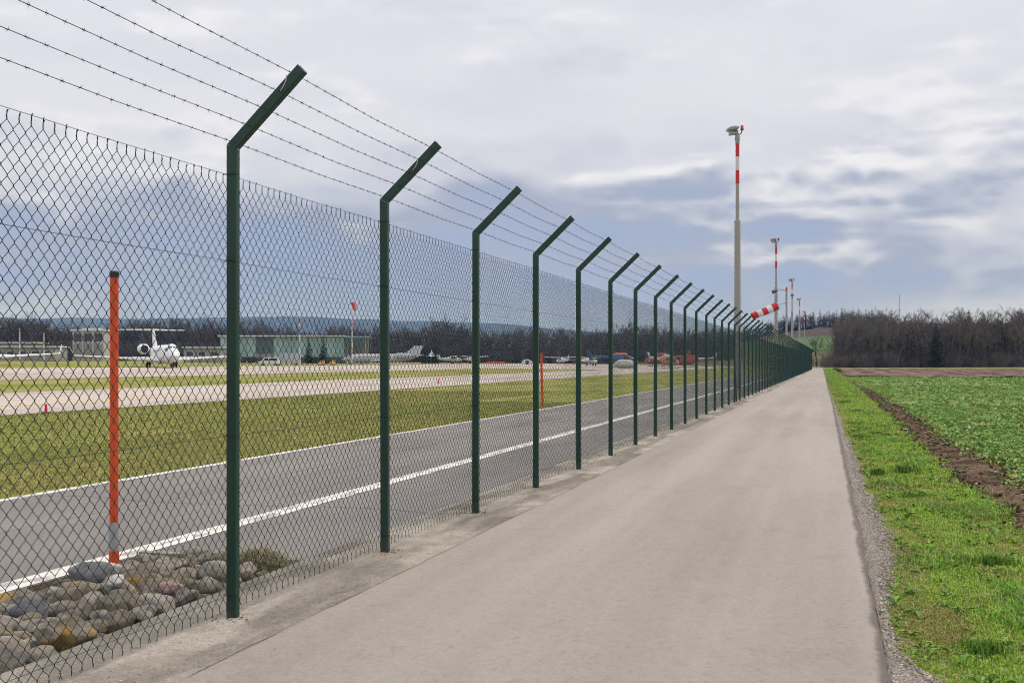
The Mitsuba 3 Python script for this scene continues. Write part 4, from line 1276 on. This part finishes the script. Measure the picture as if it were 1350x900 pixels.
# the far wooded hilltop
C2 = []
for i in range(3):
    a, b = conifer(330 + i, 13.0, [2.6, 3.0, 2.2][i], 13)
    a.add(*b.mesh())
    C2.append(a.ply('mat_needles'))
gc = np.random.default_rng(71)
tag('hilltop_forest', 'dark forest of conifers and bare trees along the crest of the far hill', None, None, 'stuff')
hn = 0
for row in range(4):
    for i in range(72):
        X = lerp(-150, 34, (i + gc.random()) / 72)
        Y = 690 + row * 24 + gc.normal(0, 7)
        z = float(hill_z(np.array([[X]]), np.array([[Y]]))[0, 0])
        sc = gc.uniform(0.50, 0.92)
        hn += 1
        pr_ = C2[int(gc.integers(3))] if gc.random() < 0.72 else LT[int(gc.integers(5))][int(gc.random() < 0.5)]
        scene[f'hilltop_forest__{hn:03d}'] = {**pr_, 'to_world': T().translate([X, Y, z - 0.3]).rotate([0, 0, 1], float(gc.random() * 360)).scale([sc * 1.2, sc * 1.2, sc])}

# ------------------------------------------------------------------ aircraft


def loft(stations, sides=24):
    """Rings along +y: rows of (y, centre height, half width, half height)."""
    ang = np.arange(sides) * 2 * np.pi / sides
    return np.array([[[w * math.sin(a), y, zc + h * math.cos(a)] for a in ang] for y, zc, w, h in stations])


def dense(st, n=30):
    st = np.array(st, float)
    d = np.concatenate([[0], np.cumsum(np.linalg.norm(np.diff(st, axis=0), axis=1))])
    t = np.linspace(0, d[-1], n)
    from scipy.interpolate import PchipInterpolator
    return PchipInterpolator(d, st)(t)


def patch(st, y0, y1, a0, a1, lift=1.012, n=6):
    """A pane that follows the body between two stations and two angles from the top."""
    st = st[np.argsort(st[:, 0])]
    v = []
    for y in np.linspace(y0, y1, n):
        zc, w, h = (np.interp(y, st[:, 0], st[:, k]) for k in (1, 2, 3))
        for a in np.linspace(a0, a1, n):
            for l in (lift, lift - 0.03):
                v.append([w * l * math.sin(a), y, zc + h * l * math.cos(a)])
    v = np.array(v).reshape(n, n, 2, 3)
    mb = MB()
    idx = np.arange(n * n).reshape(n, n)
    q = np.stack([idx[:-1, :-1], idx[:-1, 1:], idx[1:, 1:], idx[1:, :-1]], -1).reshape(-1, 4)
    mb.add(v[:, :, 0].reshape(-1, 3), q)
    mb.add(v[:, :, 1].reshape(-1, 3), q[:, ::-1])
    return mb


def airfoil(a, ca, b, cb, th, vert=False):
    """A tapered wing solid from leading edge a with chord ca to leading edge b with chord cb (chords run towards -y)."""
    prof = [(0, 0), (0.06, 0.45), (0.3, 0.6), (0.65, 0.38), (1, 0.04), (0.65, -0.25), (0.3, -0.4), (0.06, -0.32)]
    rg = []
    for p, c in ((a, ca), (b, cb)):
        rg.append([[p[0] + (v * th * c if vert else 0), p[1] - u * c, p[2] + (0 if vert else v * th * c)] for u, v in prof])
    return MB().rings(np.array(rg))


def wheel(mb, x, y, r, w):
    mb.tube([[x - w / 2, y, r], [x - w / 2 + 0.03, y, r], [x + w / 2 - 0.03, y, r], [x + w / 2, y, r]], [r * 0.8, r, r, r * 0.8], 16)


def jet(label, to_world, skin='mat_jet_white', ttail=True, winglets=True, scale=(1, 1)):
    j = thing('jet', label, 'airplane', 'parked business jets')
    P = lambda n, s, par=j: put(n, {**s, 'to_world': to_world}, par)
    st = dense([(13.0, 1.75, 0.05, 0.05), (12.6, 1.78, 0.34, 0.30), (11.6, 1.86, 0.72, 0.66), (10.2, 2.02, 1.05, 1.10), (8.6, 2.12, 1.26, 1.34), (6.5, 2.15, 1.32, 1.38), (-4, 2.15, 1.32, 1.38),
                (-8, 2.35, 1.12, 1.16), (-11, 2.75, 0.62, 0.66), (-13.2, 3.05, 0.12, 0.16)], 44)
    body = P('fuselage', MB().rings(loft(st)).ply(skin, 50))
    P('fairing', MB().rings(loft(dense([(4.2, 1.15, 0.2, 0.1), (3, 1.12, 1.25, 0.42), (-3, 1.12, 1.3, 0.45), (-5, 1.25, 0.3, 0.1)], 12), 16)).ply(skin, 50))
    for a0, a1 in ((0.06, 0.62), (0.70, 1.12), (-0.62, -0.06), (-1.12, -0.70)):
        P('cockpit_window', patch(st, 9.35 if abs(a0) > 0.65 or abs(a1) > 0.65 else 9.6, 10.6, a0, a1, 1.015).ply('mat_glass_dark', True), body)
    for s in (-1, 1):
        for i in range(6):
            y = 6.4 - i * 1.45
            P('cabin_window', patch(st, y - 0.26, y + 0.26, s * 1.05, s * 1.33, 1.012, 3).ply('mat_glass_dark'), body)
        w = P('wing', airfoil((s * 0.9, 3.4, 1.15), 6.2, (s * 4.6, -0.4, 1.36), 3.6, 0.15).add(*airfoil((s * 4.6, -0.4, 1.36), 3.6, (s * 12.6, -5.6, 1.86), 1.5, 0.13).mesh()).ply(skin, 30))
        if winglets:
            P('winglet', airfoil((s * 12.6, -5.6, 1.86), 1.5, (s * 13.15, -7.2, 3.25), 0.6, 0.09).ply(skin, 30), w)
        nst = dense([(-5.4, 2.95, 0.62, 0.62), (-5.7, 2.95, 0.80, 0.80), (-7.2, 2.95, 0.88, 0.88), (-9.2, 2.98, 0.74, 0.74), (-10.6, 3.0, 0.48, 0.48)], 16)
        nv = loft(nst, 20) + np.array([s * 2.15, 0, 0])
        eng = P('engine', MB().rings(nv).ply(skin, 50))
        P('intake', MB().tube([[s * 2.15, -5.36, 2.95], [s * 2.15, -5.42, 2.95]], 0.60, 20).ply('mat_black'), eng)
        P('exhaust', MB().tube([[s * 2.15, -10.5, 3.0], [s * 2.15, -11.0, 3.0]], [0.42, 0.30], 14).ply('mat_metal', 40), eng)
        P('pylon', airfoil((s * 0.8, -6.6, 2.98), 3.2, (s * 1.5, -6.8, 2.96), 2.8, 0.09).ply(skin, 30), eng)
        g_ = P('main_gear', MB().tube([[s * 2.0, -1.6, 1.3], [s * 2.0, -1.7, 0.4]], 0.09, 8).ply('mat_metal', 40))
        wm = MB()
        wheel(wm, s * 2.0 - 0.2, -1.7, 0.44, 0.24), wheel(wm, s * 2.0 + 0.2, -1.7, 0.44, 0.24)
        P('wheel', wm.ply('mat_rubber', 40), g_)
        tz = 6.15 if ttail else 3.0
        ty = -11.6 if ttail else -9.9
        P('tailplane', airfoil((s * 0.0 + s * 0.05, ty, tz), 2.7, (s * 5.35, ty - 2.5, tz + (0.02 if ttail else 0.15)), 1.25, 0.11).ply(skin, 30))
    P('fin', airfoil((0, -7.4, 3.1), 5.4, (0, -11.3, 6.22), 2.9, 0.10, True).ply(skin, 30))
    if ttail:
        P('fin_cap', MB().rings(loft(dense([(-10.9, 6.2, 0.02, 0.02), (-11.6, 6.2, 0.2, 0.17), (-13.8, 6.2, 0.2, 0.15), (-15.0, 6.2, 0.03, 0.03)], 10), 10)).ply(skin, 40))
    g_ = P('nose_gear', MB().tube([[0, 9.6, 1.2], [0, 9.7, 0.25]], 0.07, 8).ply('mat_metal', 40))
    wm = MB()
    wheel(wm, -0.14, 9.7, 0.36, 0.18), wheel(wm, 0.14, 9.7, 0.36, 0.18)
    P('wheel', wm.ply('mat_rubber', 40), g_)
    return j


def face(x, y, fx, fy, z=None, s=1.0, pitch=0.0):
    return T().translate([x, y, float(gh(x)) - 0.10 if z is None else z]).rotate([0, 0, 1], math.degrees(math.atan2(-fx, fy))).rotate([1, 0, 0], pitch).scale([s, s, s])


jet('white T-tailed business jet facing the fence on the far edge of the runway', face(-96.2, 149.3, 17, -20.1, 0.53, 0.96))
jet('white jet cut off by the left edge, only its wing and upturned tip showing', face(-129.9, 150.2, 20, -17, 0.75, 1.08))
jet('grey and white business jet parked side-on with low tailplane before the dark trees', face(-102.0, 248.2, -20, -3.2, 0.58, 0.72), 'mat_jet_grey', False, False)


def helicopter(label, to_world, col, col2, boom_col=None, bubble=False):
    h = thing('helicopter', label, 'helicopter', 'helicopters parked on the apron')
    P = lambda n, s, par=h: put(n, {**s, 'to_world': to_world}, par)
    st = dense([(3.3, 1.15, 0.05, 0.05), (2.9, 1.2, 0.55, 0.42), (2.0, 1.38, 0.82, 0.78), (0.6, 1.55, 0.90, 0.98), (-1.0, 1.65, 0.85, 0.92), (-2.2, 1.9, 0.45, 0.52), (-2.8, 2.0, 0.28, 0.32)], 28)
    body = P('cabin', MB().rings(loft(st)).ply(col, 50))
    for s in (-1, 1):
        P('windscreen', patch(st, 1.75, 2.95, s * 0.10, s * 1.45, 1.02).ply('mat_glass_dark', True), body)
        P('side_window', patch(st, 0.2, 1.35, s * 0.75, s * 1.5, 1.02).ply('mat_glass_dark', True), body)
    P('engine_cowl', MB().rings(loft(dense([(1.2, 2.5, 0.1, 0.1), (0.8, 2.6, 0.5, 0.32), (-1.0, 2.6, 0.5, 0.36), (-2.3, 2.35, 0.15, 0.1)], 14), 16)).ply(col2, 50))
    P('tail_boom', MB().tube([[0, -2.4, 2.0], [0, -6.6, 2.3]], [0.32, 0.15], 12).ply(boom_col or col, 40))
    P('fin', airfoil((0, -6.0, 2.1), 0.95, (0, -6.7, 3.5), 0.6, 0.12, True).add(*airfoil((0, -6.1, 2.2), 0.7, (0, -6.4, 1.5), 0.4, 0.12, True).mesh()).ply(boom_col or col, 30))
    P('stabiliser', airfoil((-1.1, -5.2, 2.25), 0.5, (1.1, -5.2, 2.25), 0.5, 0.12).ply(col2, 30))
    mr_ = P('rotor_mast', MB().tube([[0, 0, 2.8], [0, 0, 3.35]], 0.09, 8).ply('mat_dark_grey', 40))
    for i in range(4):
        a = i * math.pi / 2 + 0.35
        c, s = math.cos(a), math.sin(a)
        P('rotor_blade', MB().box([c * 2.6, s * 2.6, 3.28], [4.7, 0.22, 0.05], a).ply('mat_dark_grey'), mr_)
    for i in range(2):
        P('tail_rotor_blade', MB().box([0.18, -6.75, 2.45], [0.04, 0.12, 1.5], 0, trimesh.transformations.rotation_matrix(0.5 + i * 1.57, [1, 0, 0])[:3, :3]).ply('mat_dark_grey'))
    for s in (-1, 1):
        sk = P('skid', MB().tube([[s * 1.0, 2.4, 0.22], [s * 1.0, 2.1, 0.08], [s * 1.0, -1.8, 0.08]], 0.06, 8).ply('mat_dark_grey', 40))
        for y in (1.2, -0.9):
            P('strut', MB().tube([[s * 0.55, y, 0.8], [s * 1.0, y, 0.08]], 0.045, 6).ply('mat_dark_grey', 40), sk)
    return h


RV, FV = CV, np.array([-math.sin(YAW), math.cos(YAW), 0])     # directions across and along the airfield as the helicopters stand
helicopter('blue helicopter with orange engine cowl parked on the apron', face(-45.8, 254.0, 0.93, 0.30, None, 1.12), 'mat_blue', 'mat_heli_orange')
helicopter('red helicopter behind the orange one on the apron', face(-43.6, 296.0, -0.9, -0.45, None, 1.2), 'mat_heli_red', 'mat_heli_red')
helicopter('orange helicopter closest to the fence on the apron', face(-33.8, 243.0, 0.8, -0.75, None, 1.0), 'mat_heli_orange', 'mat_white', 'mat_white')
helicopter('small red helicopter with white tail boom, farthest right on the apron', face(-34.0, 279.0, -0.97, 0.2, None, 1.0), 'mat_heli_red', 'mat_heli_red', 'mat_white')

cvd = thing('covered_helicopter', 'small aircraft under a pale domed cover before the blue helicopter', 'covered aircraft')
w_ = face(-38.9, 219.0, 0.9, 0.3, None, 1.0)
cst = dense([(2.1, 0.75, 0.1, 0.1), (1.7, 0.85, 0.75, 0.55), (0.6, 1.0, 1.0, 0.80), (-0.8, 1.0, 1.0, 0.82), (-1.9, 0.85, 0.7, 0.5), (-2.3, 0.75, 0.1, 0.1)], 22)
put('cover', {**MB().rings(loft(cst)).ply('mat_cover', 50), 'to_world': w_}, cvd)
put('trim', {**patch(cst, -1.7, 1.8, 0.85, 1.1, 1.02, 8).add(*patch(cst, -1.7, 1.8, -1.1, -0.85, 1.02, 8).mesh()).ply('mat_heli_orange', True), 'to_world': w_}, cvd)
for s in (-1, 1):
    put('skid', {**MB().tube([[s * 0.8, 1.7, 0.2], [s * 0.8, 1.5, 0.07], [s * 0.8, -1.5, 0.07]], 0.05, 8).tube([[s * 0.4, 0.8, 0.5], [s * 0.8, 0.8, 0.07]], 0.04, 6).tube([[s * 0.4, -0.8, 0.5], [s * 0.8, -0.8, 0.07]], 0.04, 6).ply('mat_dark_grey', 40), 'to_world': w_}, cvd)


def light_plane(label, to_world, col='mat_white', fin='mat_white'):
    a = thing('light_airplane', label, 'airplane', 'light airplanes parked before the woodland')
    P = lambda n, s, par=a: put(n, {**s, 'to_world': to_world}, par)
    st = dense([(2.6, 1.15, 0.15, 0.15), (2.3, 1.15, 0.42, 0.42), (1.2, 1.2, 0.52, 0.55), (0.2, 1.4, 0.58, 0.75), (-1.2, 1.35, 0.48, 0.6), (-4.6, 1.35, 0.10, 0.14)], 22)
    b = P('fuselage', MB().rings(loft(st)).ply(col, 50))
    for s in (-1, 1):
        P('window', patch(st, -0.7, 0.9, s * 0.35, s * 1.25, 1.02).ply('mat_glass_dark', True), b)
        P('wing', airfoil((s * 0.1, 0.9, 2.05), 1.5, (s * 5.2, 0.7, 2.2), 1.15, 0.13).ply(col, 30))
        P('tailplane', airfoil((s * 0.05, -3.9, 1.4), 0.95, (s * 1.7, -4.1, 1.42), 0.6, 0.1).ply(col, 30))
        g_ = P('main_gear', MB().tube([[s * 0.3, -0.1, 0.9], [s * 1.1, -0.15, 0.25]], 0.05, 6).ply('mat_metal', 40))
        wm = MB()
        wheel(wm, s * 1.12, -0.15, 0.25, 0.14)
        P('wheel', wm.ply('mat_rubber', 40), g_)
    P('fin', airfoil((0, -3.3, 1.4), 1.6, (0, -4.3, 2.75), 0.8, 0.1, True).ply(fin, 30))
    P('propeller', MB().box([0, 2.72, 1.15], [0.14, 0.05, 1.8], 0, trimesh.transformations.rotation_matrix(0.6, [0, 1, 0])[:3, :3]).ply('mat_dark_grey'))
    wm = MB()
    wheel(wm, 0, 2.0, 0.22, 0.13)
    P('nose_wheel', wm.tube([[0, 2.0, 0.3], [0, 2.0, 0.9]], 0.045, 6).ply('mat_rubber', 40))
    return a


light_plane('white light airplane standing just left of the blue helicopter', face(-61.5, 294.0, 0.5, 0.8))
light_plane('white light airplane behind the leaning red marker pole', face(-76.0, 322.0, -0.6, 0.7))
light_plane('white light airplane beside the white peaked tent', face(-106.0, 313.0, 0.9, 0.2))
light_plane('white light airplane second to the right of the white peaked tent', face(-101.0, 317.0, 0.8, -0.5), fin='mat_blue')

tn = thing('tent', 'white peaked tent behind the parked jet', 'tent')
tx0, ty0, tz0 = -111.6, 310.0, float(gh(-111.6)) - 0.1
tc = MB()
rg = []
for hh, w in ((2.0, 2.2), (2.05, 2.25), (2.5, 1.2), (3.3, 0.35), (3.9, 0.03)):
    rg.append([[tx0 + w * math.cos(a), ty0 + w * math.sin(a), tz0 + hh] for a in np.arange(4) * math.pi / 2 + math.pi / 4 + YAW])
put('canopy', tc.rings(np.array(rg)).ply('mat_white'), tn)
for a in np.arange(4) * math.pi / 2 + math.pi / 4 + YAW:
    put('leg', MB().tube([[tx0 + 2.1 * math.cos(a), ty0 + 2.1 * math.sin(a), tz0], [tx0 + 2.1 * math.cos(a), ty0 + 2.1 * math.sin(a), tz0 + 2.05]], 0.06, 8).ply('mat_galv', 40), tn)
dm = thing('domed_shelter', 'white domed shelter at the foot of the woodland belt', 'shelter')
dx0, dy0, dz0 = -85.4, 318.8, float(gh(-85.4)) - 0.1
rg = []
for t in np.linspace(-1, 1, 9):
    c = np.array([dx0, dy0, dz0]) + FV * t * 2.2
    rg.append([c + CV * 1.75 * math.cos(a) + np.array([0, 0, 1.55 * math.sin(a)]) for a in np.linspace(0, math.pi, 13)])
put('shell', MB().rings(np.array(rg)).ply('mat_white', 40), dm)
put('doorway', MB().box(np.array([dx0, dy0, dz0 + 0.55]) - FV * 2.23, [0.9, 0.05, 1.1], YAW).ply('mat_dark_grey'), dm)

# ------------------------------------------------------------------ vehicles


def vehicle(label, cat, name, to_world, col, prof, width, wheels, glass, group=None):
    """prof: side outline (y, z) of the body, nose towards +y; glass: side panes (y0, y1, z0, z1)."""
    v = thing(name, label, cat, group)
    P = lambda n, s, par=v: put(n, {**s, 'to_world': to_world}, par)
    pr = np.array(prof, float)
    rg = np.array([[[x, y, z] for y, z in pr * [1, 1]] for x in (-width / 2, -width / 2 + 0.05, width / 2 - 0.05, width / 2)])
    cen = pr.mean(0)
    for i in (0, 3):
        rg[i, :, 1:] = cen + (pr - cen) * 0.965
    P('body', MB().rings(rg).ply(col, 30))
    for y0, y1, z0, z1 in glass:
        for s in (-1, 1):
            P('side_window', MB().box([s * (width / 2 + 0.004), (y0 + y1) / 2, (z0 + z1) / 2], [0.02, y1 - y0, z1 - z0]).ply('mat_glass_dark'))
    yf = pr[:, 0].max()
    P('windscreen', MB().box([0, glass[0][1] + 0.42, (glass[0][2] + glass[0][3]) / 2], [width * 0.8, 0.05, (glass[0][3] - glass[0][2]) * 1.1], 0, trimesh.transformations.rotation_matrix(0.55, [1, 0, 0])[:3, :3]).ply('mat_glass_dark'))
    for s in (-1, 1):
        P('headlight', MB().box([s * width * 0.36, yf - 0.015, 0.78], [0.28, 0.06, 0.16]).ply('mat_lens'))
        for y in wheels:
            wm = MB()
            wheel(wm, s * (width / 2 - 0.10), y, 0.34, 0.22)
            w = P('wheel', wm.ply('mat_rubber', 40))
            P('rim', MB().tube([[s * (width / 2 + 0.005), y, 0.34], [s * (width / 2 + 0.025), y, 0.34]], 0.19, 12).ply('mat_metal'), w)
    return v


VAN = [(-2.4, 0.35), (2.35, 0.35), (2.5, 0.6), (2.45, 1.0), (1.75, 1.2), (1.15, 1.95), (0.8, 2.05), (-2.3, 2.05), (-2.45, 1.2)]
vehicle('white van parked on the grass beyond the runway, before the hangar', 'van', 'van', face(-105.2, 199.6, -0.95, -0.3, 0.62, 0.78), 'mat_white', VAN, 1.9, (1.6, -1.55), [(0.15, 1.05, 1.25, 1.75), (-2.1, -0.1, 1.25, 1.75)])
TRUCK = [(-3.2, 0.5), (3.0, 0.5), (3.1, 0.7), (3.1, 1.3), (2.8, 2.3), (1.5, 2.35), (1.45, 2.0), (1.3, 2.0), (1.3, 3.0), (-3.2, 3.0)]
vehicle('white boxy airport truck just behind the white van', 'truck', 'airport_truck', face(-104.8, 206.5, -0.93, -0.35, 0.62, 0.80), 'mat_jet_grey', TRUCK, 2.2, (2.2, -2.0), [(1.7, 2.6, 1.4, 2.0)])
CART = [(-1.0, 0.3), (1.0, 0.3), (1.05, 0.6), (1.0, 0.95), (0.4, 1.0), (0.1, 1.65), (-0.9, 1.65), (-1.0, 1.0)]
for x, y, l in ((-103.0, 218.4, 'small yellow airside cart left of the other yellow cart'), (-100.8, 219.0, 'small yellow airside cart closer to the grey jet')):
    vehicle(l, 'cart', 'airside_cart', face(x, y, -0.5, -0.85, 0.6, 0.62), 'mat_yellow', CART, 1.1, (0.65, -0.65), [(-0.6, 0.1, 1.05, 1.5)], 'yellow airside carts')
CAR = [(-2.1, 0.3), (2.1, 0.3), (2.15, 0.6), (2.0, 0.85), (1.1, 0.95), (0.5, 1.42), (-0.9, 1.45), (-1.6, 1.0), (-2.1, 0.95)]
for i, (x, y, c, l) in enumerate(((-141.0, 250.0, 'mat_dark_grey', 'dark car parked by the left end of the hangar'), (-136.8, 251.2, 'mat_black', 'black car parked in the middle of the three before the hangar'), (-132.0, 252.5, 'mat_blue', 'blue car parked closest to the hangar conifers'),
                                  (-112.5, 258.0, 'mat_white', 'white car parked under the hangar canopy'))):
    vehicle(l, 'car', 'parked_car', face(x, y, -0.9, -0.3, float(gh(x)) - 0.1), c, CAR, 1.75, (1.3, -1.3), [(-0.1, 0.6, 0.95, 1.3), (-0.95, -0.2, 0.95, 1.3)], 'cars parked before the hangar')
bg_ = thing('baggage_barrier', 'low orange barrier on the airfield grass far left of the domed shelter', 'barrier')
for i in range(4):
    put('barrier_board', MB().box([-96.2 + i * 1.3, 316.0 + i * 0.35, float(gh(-94)) + 0.35], [1.2, 0.12, 0.7], YAW).ply('mat_orange_red' if i % 2 == 0 else 'mat_heli_orange'), bg_)

# ------------------------------------------------------------------ airport buildings


def frame_of(x0, y0, x1, y1):
    d = np.array([x1 - x0, y1 - y0, 0.0])
    L = np.linalg.norm(d)
    d /= L
    return np.array([x0, y0, 0.0]), d, np.array([-d[1], d[0], 0.0]), L, math.atan2(d[1], d[0])


o, d, b, L, rz = frame_of(-154.4, 266.0, -123.2, 275.0)      # hangar front, running along d; b points to its back
zg = 0.7
hg = thing('hangar', 'long mint green hangar with panelled front and canopy at its right end', 'building')
Q = lambda u, v, z: o + d * u + b * v + np.array([0, 0, zg + z])
put('wall', MB().box(Q(L / 2, 9.2, 3.6), [L, 18, 7.2], rz).ply('mat_wall_grey'), hg)
rf = put('roof', MB().box(Q(L / 2, 8.9, 7.32), [L + 0.8, 19.4, 0.24], rz).ply('mat_mint_pale'), hg)
put('roof_edge', MB().box(Q(L / 2, -0.82, 7.30), [L + 0.9, 0.10, 0.34], rz).ply('mat_roof_pale'), rf)
n = 14
for i in range(n):
    u = (i + 0.5) * L / n
    dark = 4 <= i <= 5
    put('panel', MB().box(Q(u, 0.12, 4.45 if not dark else 4.9), [L / n - 0.10, 0.16, 5.2 if not dark else 4.2], rz).ply('mat_mint_dark' if dark else ('mat_mint' if i % 3 else 'mat_mint_pale')), hg)
for i in range(7):
    u = (i + 0.5) * L / 7
    put('door', MB().box(Q(u, 0.14, 0.85), [L / 7 - 0.5, 0.10, 1.7], rz).ply('mat_black' if i % 2 else 'mat_dark_grey'), hg)
cp = put('canopy', MB().box(Q(L + 3.0, 2.0, 7.1), [5.8, 5.2, 0.3], rz).ply('mat_mint_pale'), hg)
for u in (L + 0.9, L + 2.2, L + 3.5, L + 4.8):
    put('glazing', MB().box(Q(u, -0.55, 5.7), [1.15, 0.10, 2.3], rz).ply('mat_mint_dark'), cp)
for u in (L + 1.0, L + 5.6):
    put('column', MB().box(Q(u, -0.4, 3.4), [0.2, 0.2, 6.9], rz).ply('mat_galv'), cp)
put('back_wall', MB().box(Q(L + 3.0, 4.4, 3.4), [5.8, 0.3, 6.9], rz).ply('mat_wall_grey'), cp)

o, d, b, L, rz = frame_of(-192.1, 256.0, -184.2, 258.2)
zg = 1.35
cb = thing('concrete_building', 'grey concrete block with three tall bays behind the business jet', 'building')
put('wall', MB().box(Q(L / 2, 3.2, 4.0), [L, 6, 8.0], rz).ply('mat_wall_light'), cb)
put('roof', MB().box(Q(L / 2, 3.1, 8.2), [L + 0.9, 6.8, 0.45], rz).box(Q(L / 2, 3.1, 8.5), [L * 0.5, 4, 0.5], rz).ply('mat_roof_pale'), cb)
for i in range(3):
    u = (i + 0.5) * L / 3
    w = put('window', MB().box(Q(u, 0.16, 6.3), [L / 3 - 0.9, 0.16, 2.0], rz).ply('mat_dark_grey'), cb)
    put('pane', MB().box(Q(u, 0.06, 6.3), [L / 3 - 1.2, 0.06, 1.7], rz).ply('mat_glass_dark'), w)
    put('bay_panel', MB().box(Q(u, 0.14, 2.7), [L / 3 - 0.7, 0.12, 3.6], rz).ply('mat_wall_grey'), cb)
    if i < 2:
        put('pier', MB().box(Q((i + 1) * L / 3, 0.05, 4.0), [0.4, 0.5, 7.9], rz).ply('mat_wall_light'), cb)

for x0, y0, x1, y1, h, l, name in ((-158.4, 255.0, -149.5, 257.5, 3.7, 'low grey flat-roofed shed right of the white business jet', 'shed'), (-204.5, 232.0, -183.6, 238.0, 3.4, 'long low building with pale roof at the left edge', 'low_building'),
                                   (-215, 244, -198, 248.5, 4.6, 'taller grey building partly behind the long pale roof', 'grey_building')):
    o, d, b, L, rz = frame_of(x0, y0, x1, y1)
    zg = float(gh((x0 + x1) / 2)) - 0.12
    hs = thing(name, l, 'building')
    put('wall', MB().box(Q(L / 2, 4.0, h / 2), [L, 8, h], rz).ply('mat_wall_grey'), hs)
    put('roof', MB().box(Q(L / 2, 3.9, h + 0.15), [L + 0.8, 8.8, 0.32], rz).ply('mat_roof_pale'), hs)
    k_ = max(3, int(L / 3))
    for i in range(k_):
        w = put('window', MB().box(Q((i + 0.5) * L / k_, -0.02, h * 0.6), [L / k_ - 1.1, 0.10, h * 0.34], rz).ply('mat_roof_pale'), hs)
        put('pane', MB().box(Q((i + 0.5) * L / k_, -0.08, h * 0.6), [L / k_ - 1.35, 0.05, h * 0.34 - 0.2], rz).ply('mat_glass_dark'), w)

o, d, b, L, rz = frame_of(33.2, 352.0, 39.4, 353.0)
zg = 0.3
ho = thing('house', 'pale house with tiled roof glimpsed between the trunks of the bare wood', 'house')
put('wall', MB().box(Q(L / 2, 4, 2.6), [L, 8, 5.2], rz).ply('mat_wall_house'), ho)
put('roof', MB().rings(np.array([[Q(-0.4, v, 5.2), Q(-0.4, 4, 8.4), Q(L + 0.4, 4, 8.4), Q(L + 0.4, v, 5.2)] for v in (-0.5, 8.5)])).ply('mat_roof_tile'), ho)
for u in (1.4, 3.2, 5.0):
    w = put('window', MB().box(Q(u, -0.03, 3.6), [1.0, 0.10, 1.3], rz).ply('mat_white'), ho)
    put('pane', MB().box(Q(u, -0.10, 3.6), [0.8, 0.05, 1.1], rz).ply('mat_glass_dark'), w)

an_ = thing('antenna_mast', 'thin lattice antenna mast above the trees on the skyline', 'antenna')
ax_, ay_ = 45.1, 843.9
for s in ((-0.4, -0.4), (0.4, -0.4), (0, 0.5)):
    put('upright', MB().tube([[ax_ + s[0], ay_ + s[1], 22], [ax_ + s[0] * 0.3, ay_ + s[1] * 0.3, 48]], 0.06, 5).ply('mat_galv'), an_)
lm = MB()
for i in range(20):
    z0_, z1_ = 22 + i * 1.28, 23.28 + i * 1.28
    f0, f1 = 1 - 0.7 * i / 20, 1 - 0.7 * (i + 1) / 20
    lm.tube([[ax_ - 0.4 * f0, ay_ - 0.4 * f0, z0_], [ax_ + 0.4 * f1, ay_ - 0.4 * f1, z1_]], 0.05, 4)
put('lattice', lm.ply('mat_galv'), an_)

wb = thing('waste_bin', 'dark bin on a post at the far end of the path', 'bin')
put('post', MB().tube([[-3.3, 243.2, -0.2], [-3.3, 243.2, 1.25]], 0.05, 8).ply('mat_dark_grey', 40), wb)
put('container', MB().tube([[-3.3, 243.1, 0.45], [-3.3, 243.1, 1.25], [-3.3, 243.1, 1.4]], [0.22, 0.26, 0.18], 12).ply('mat_black', 40), wb)
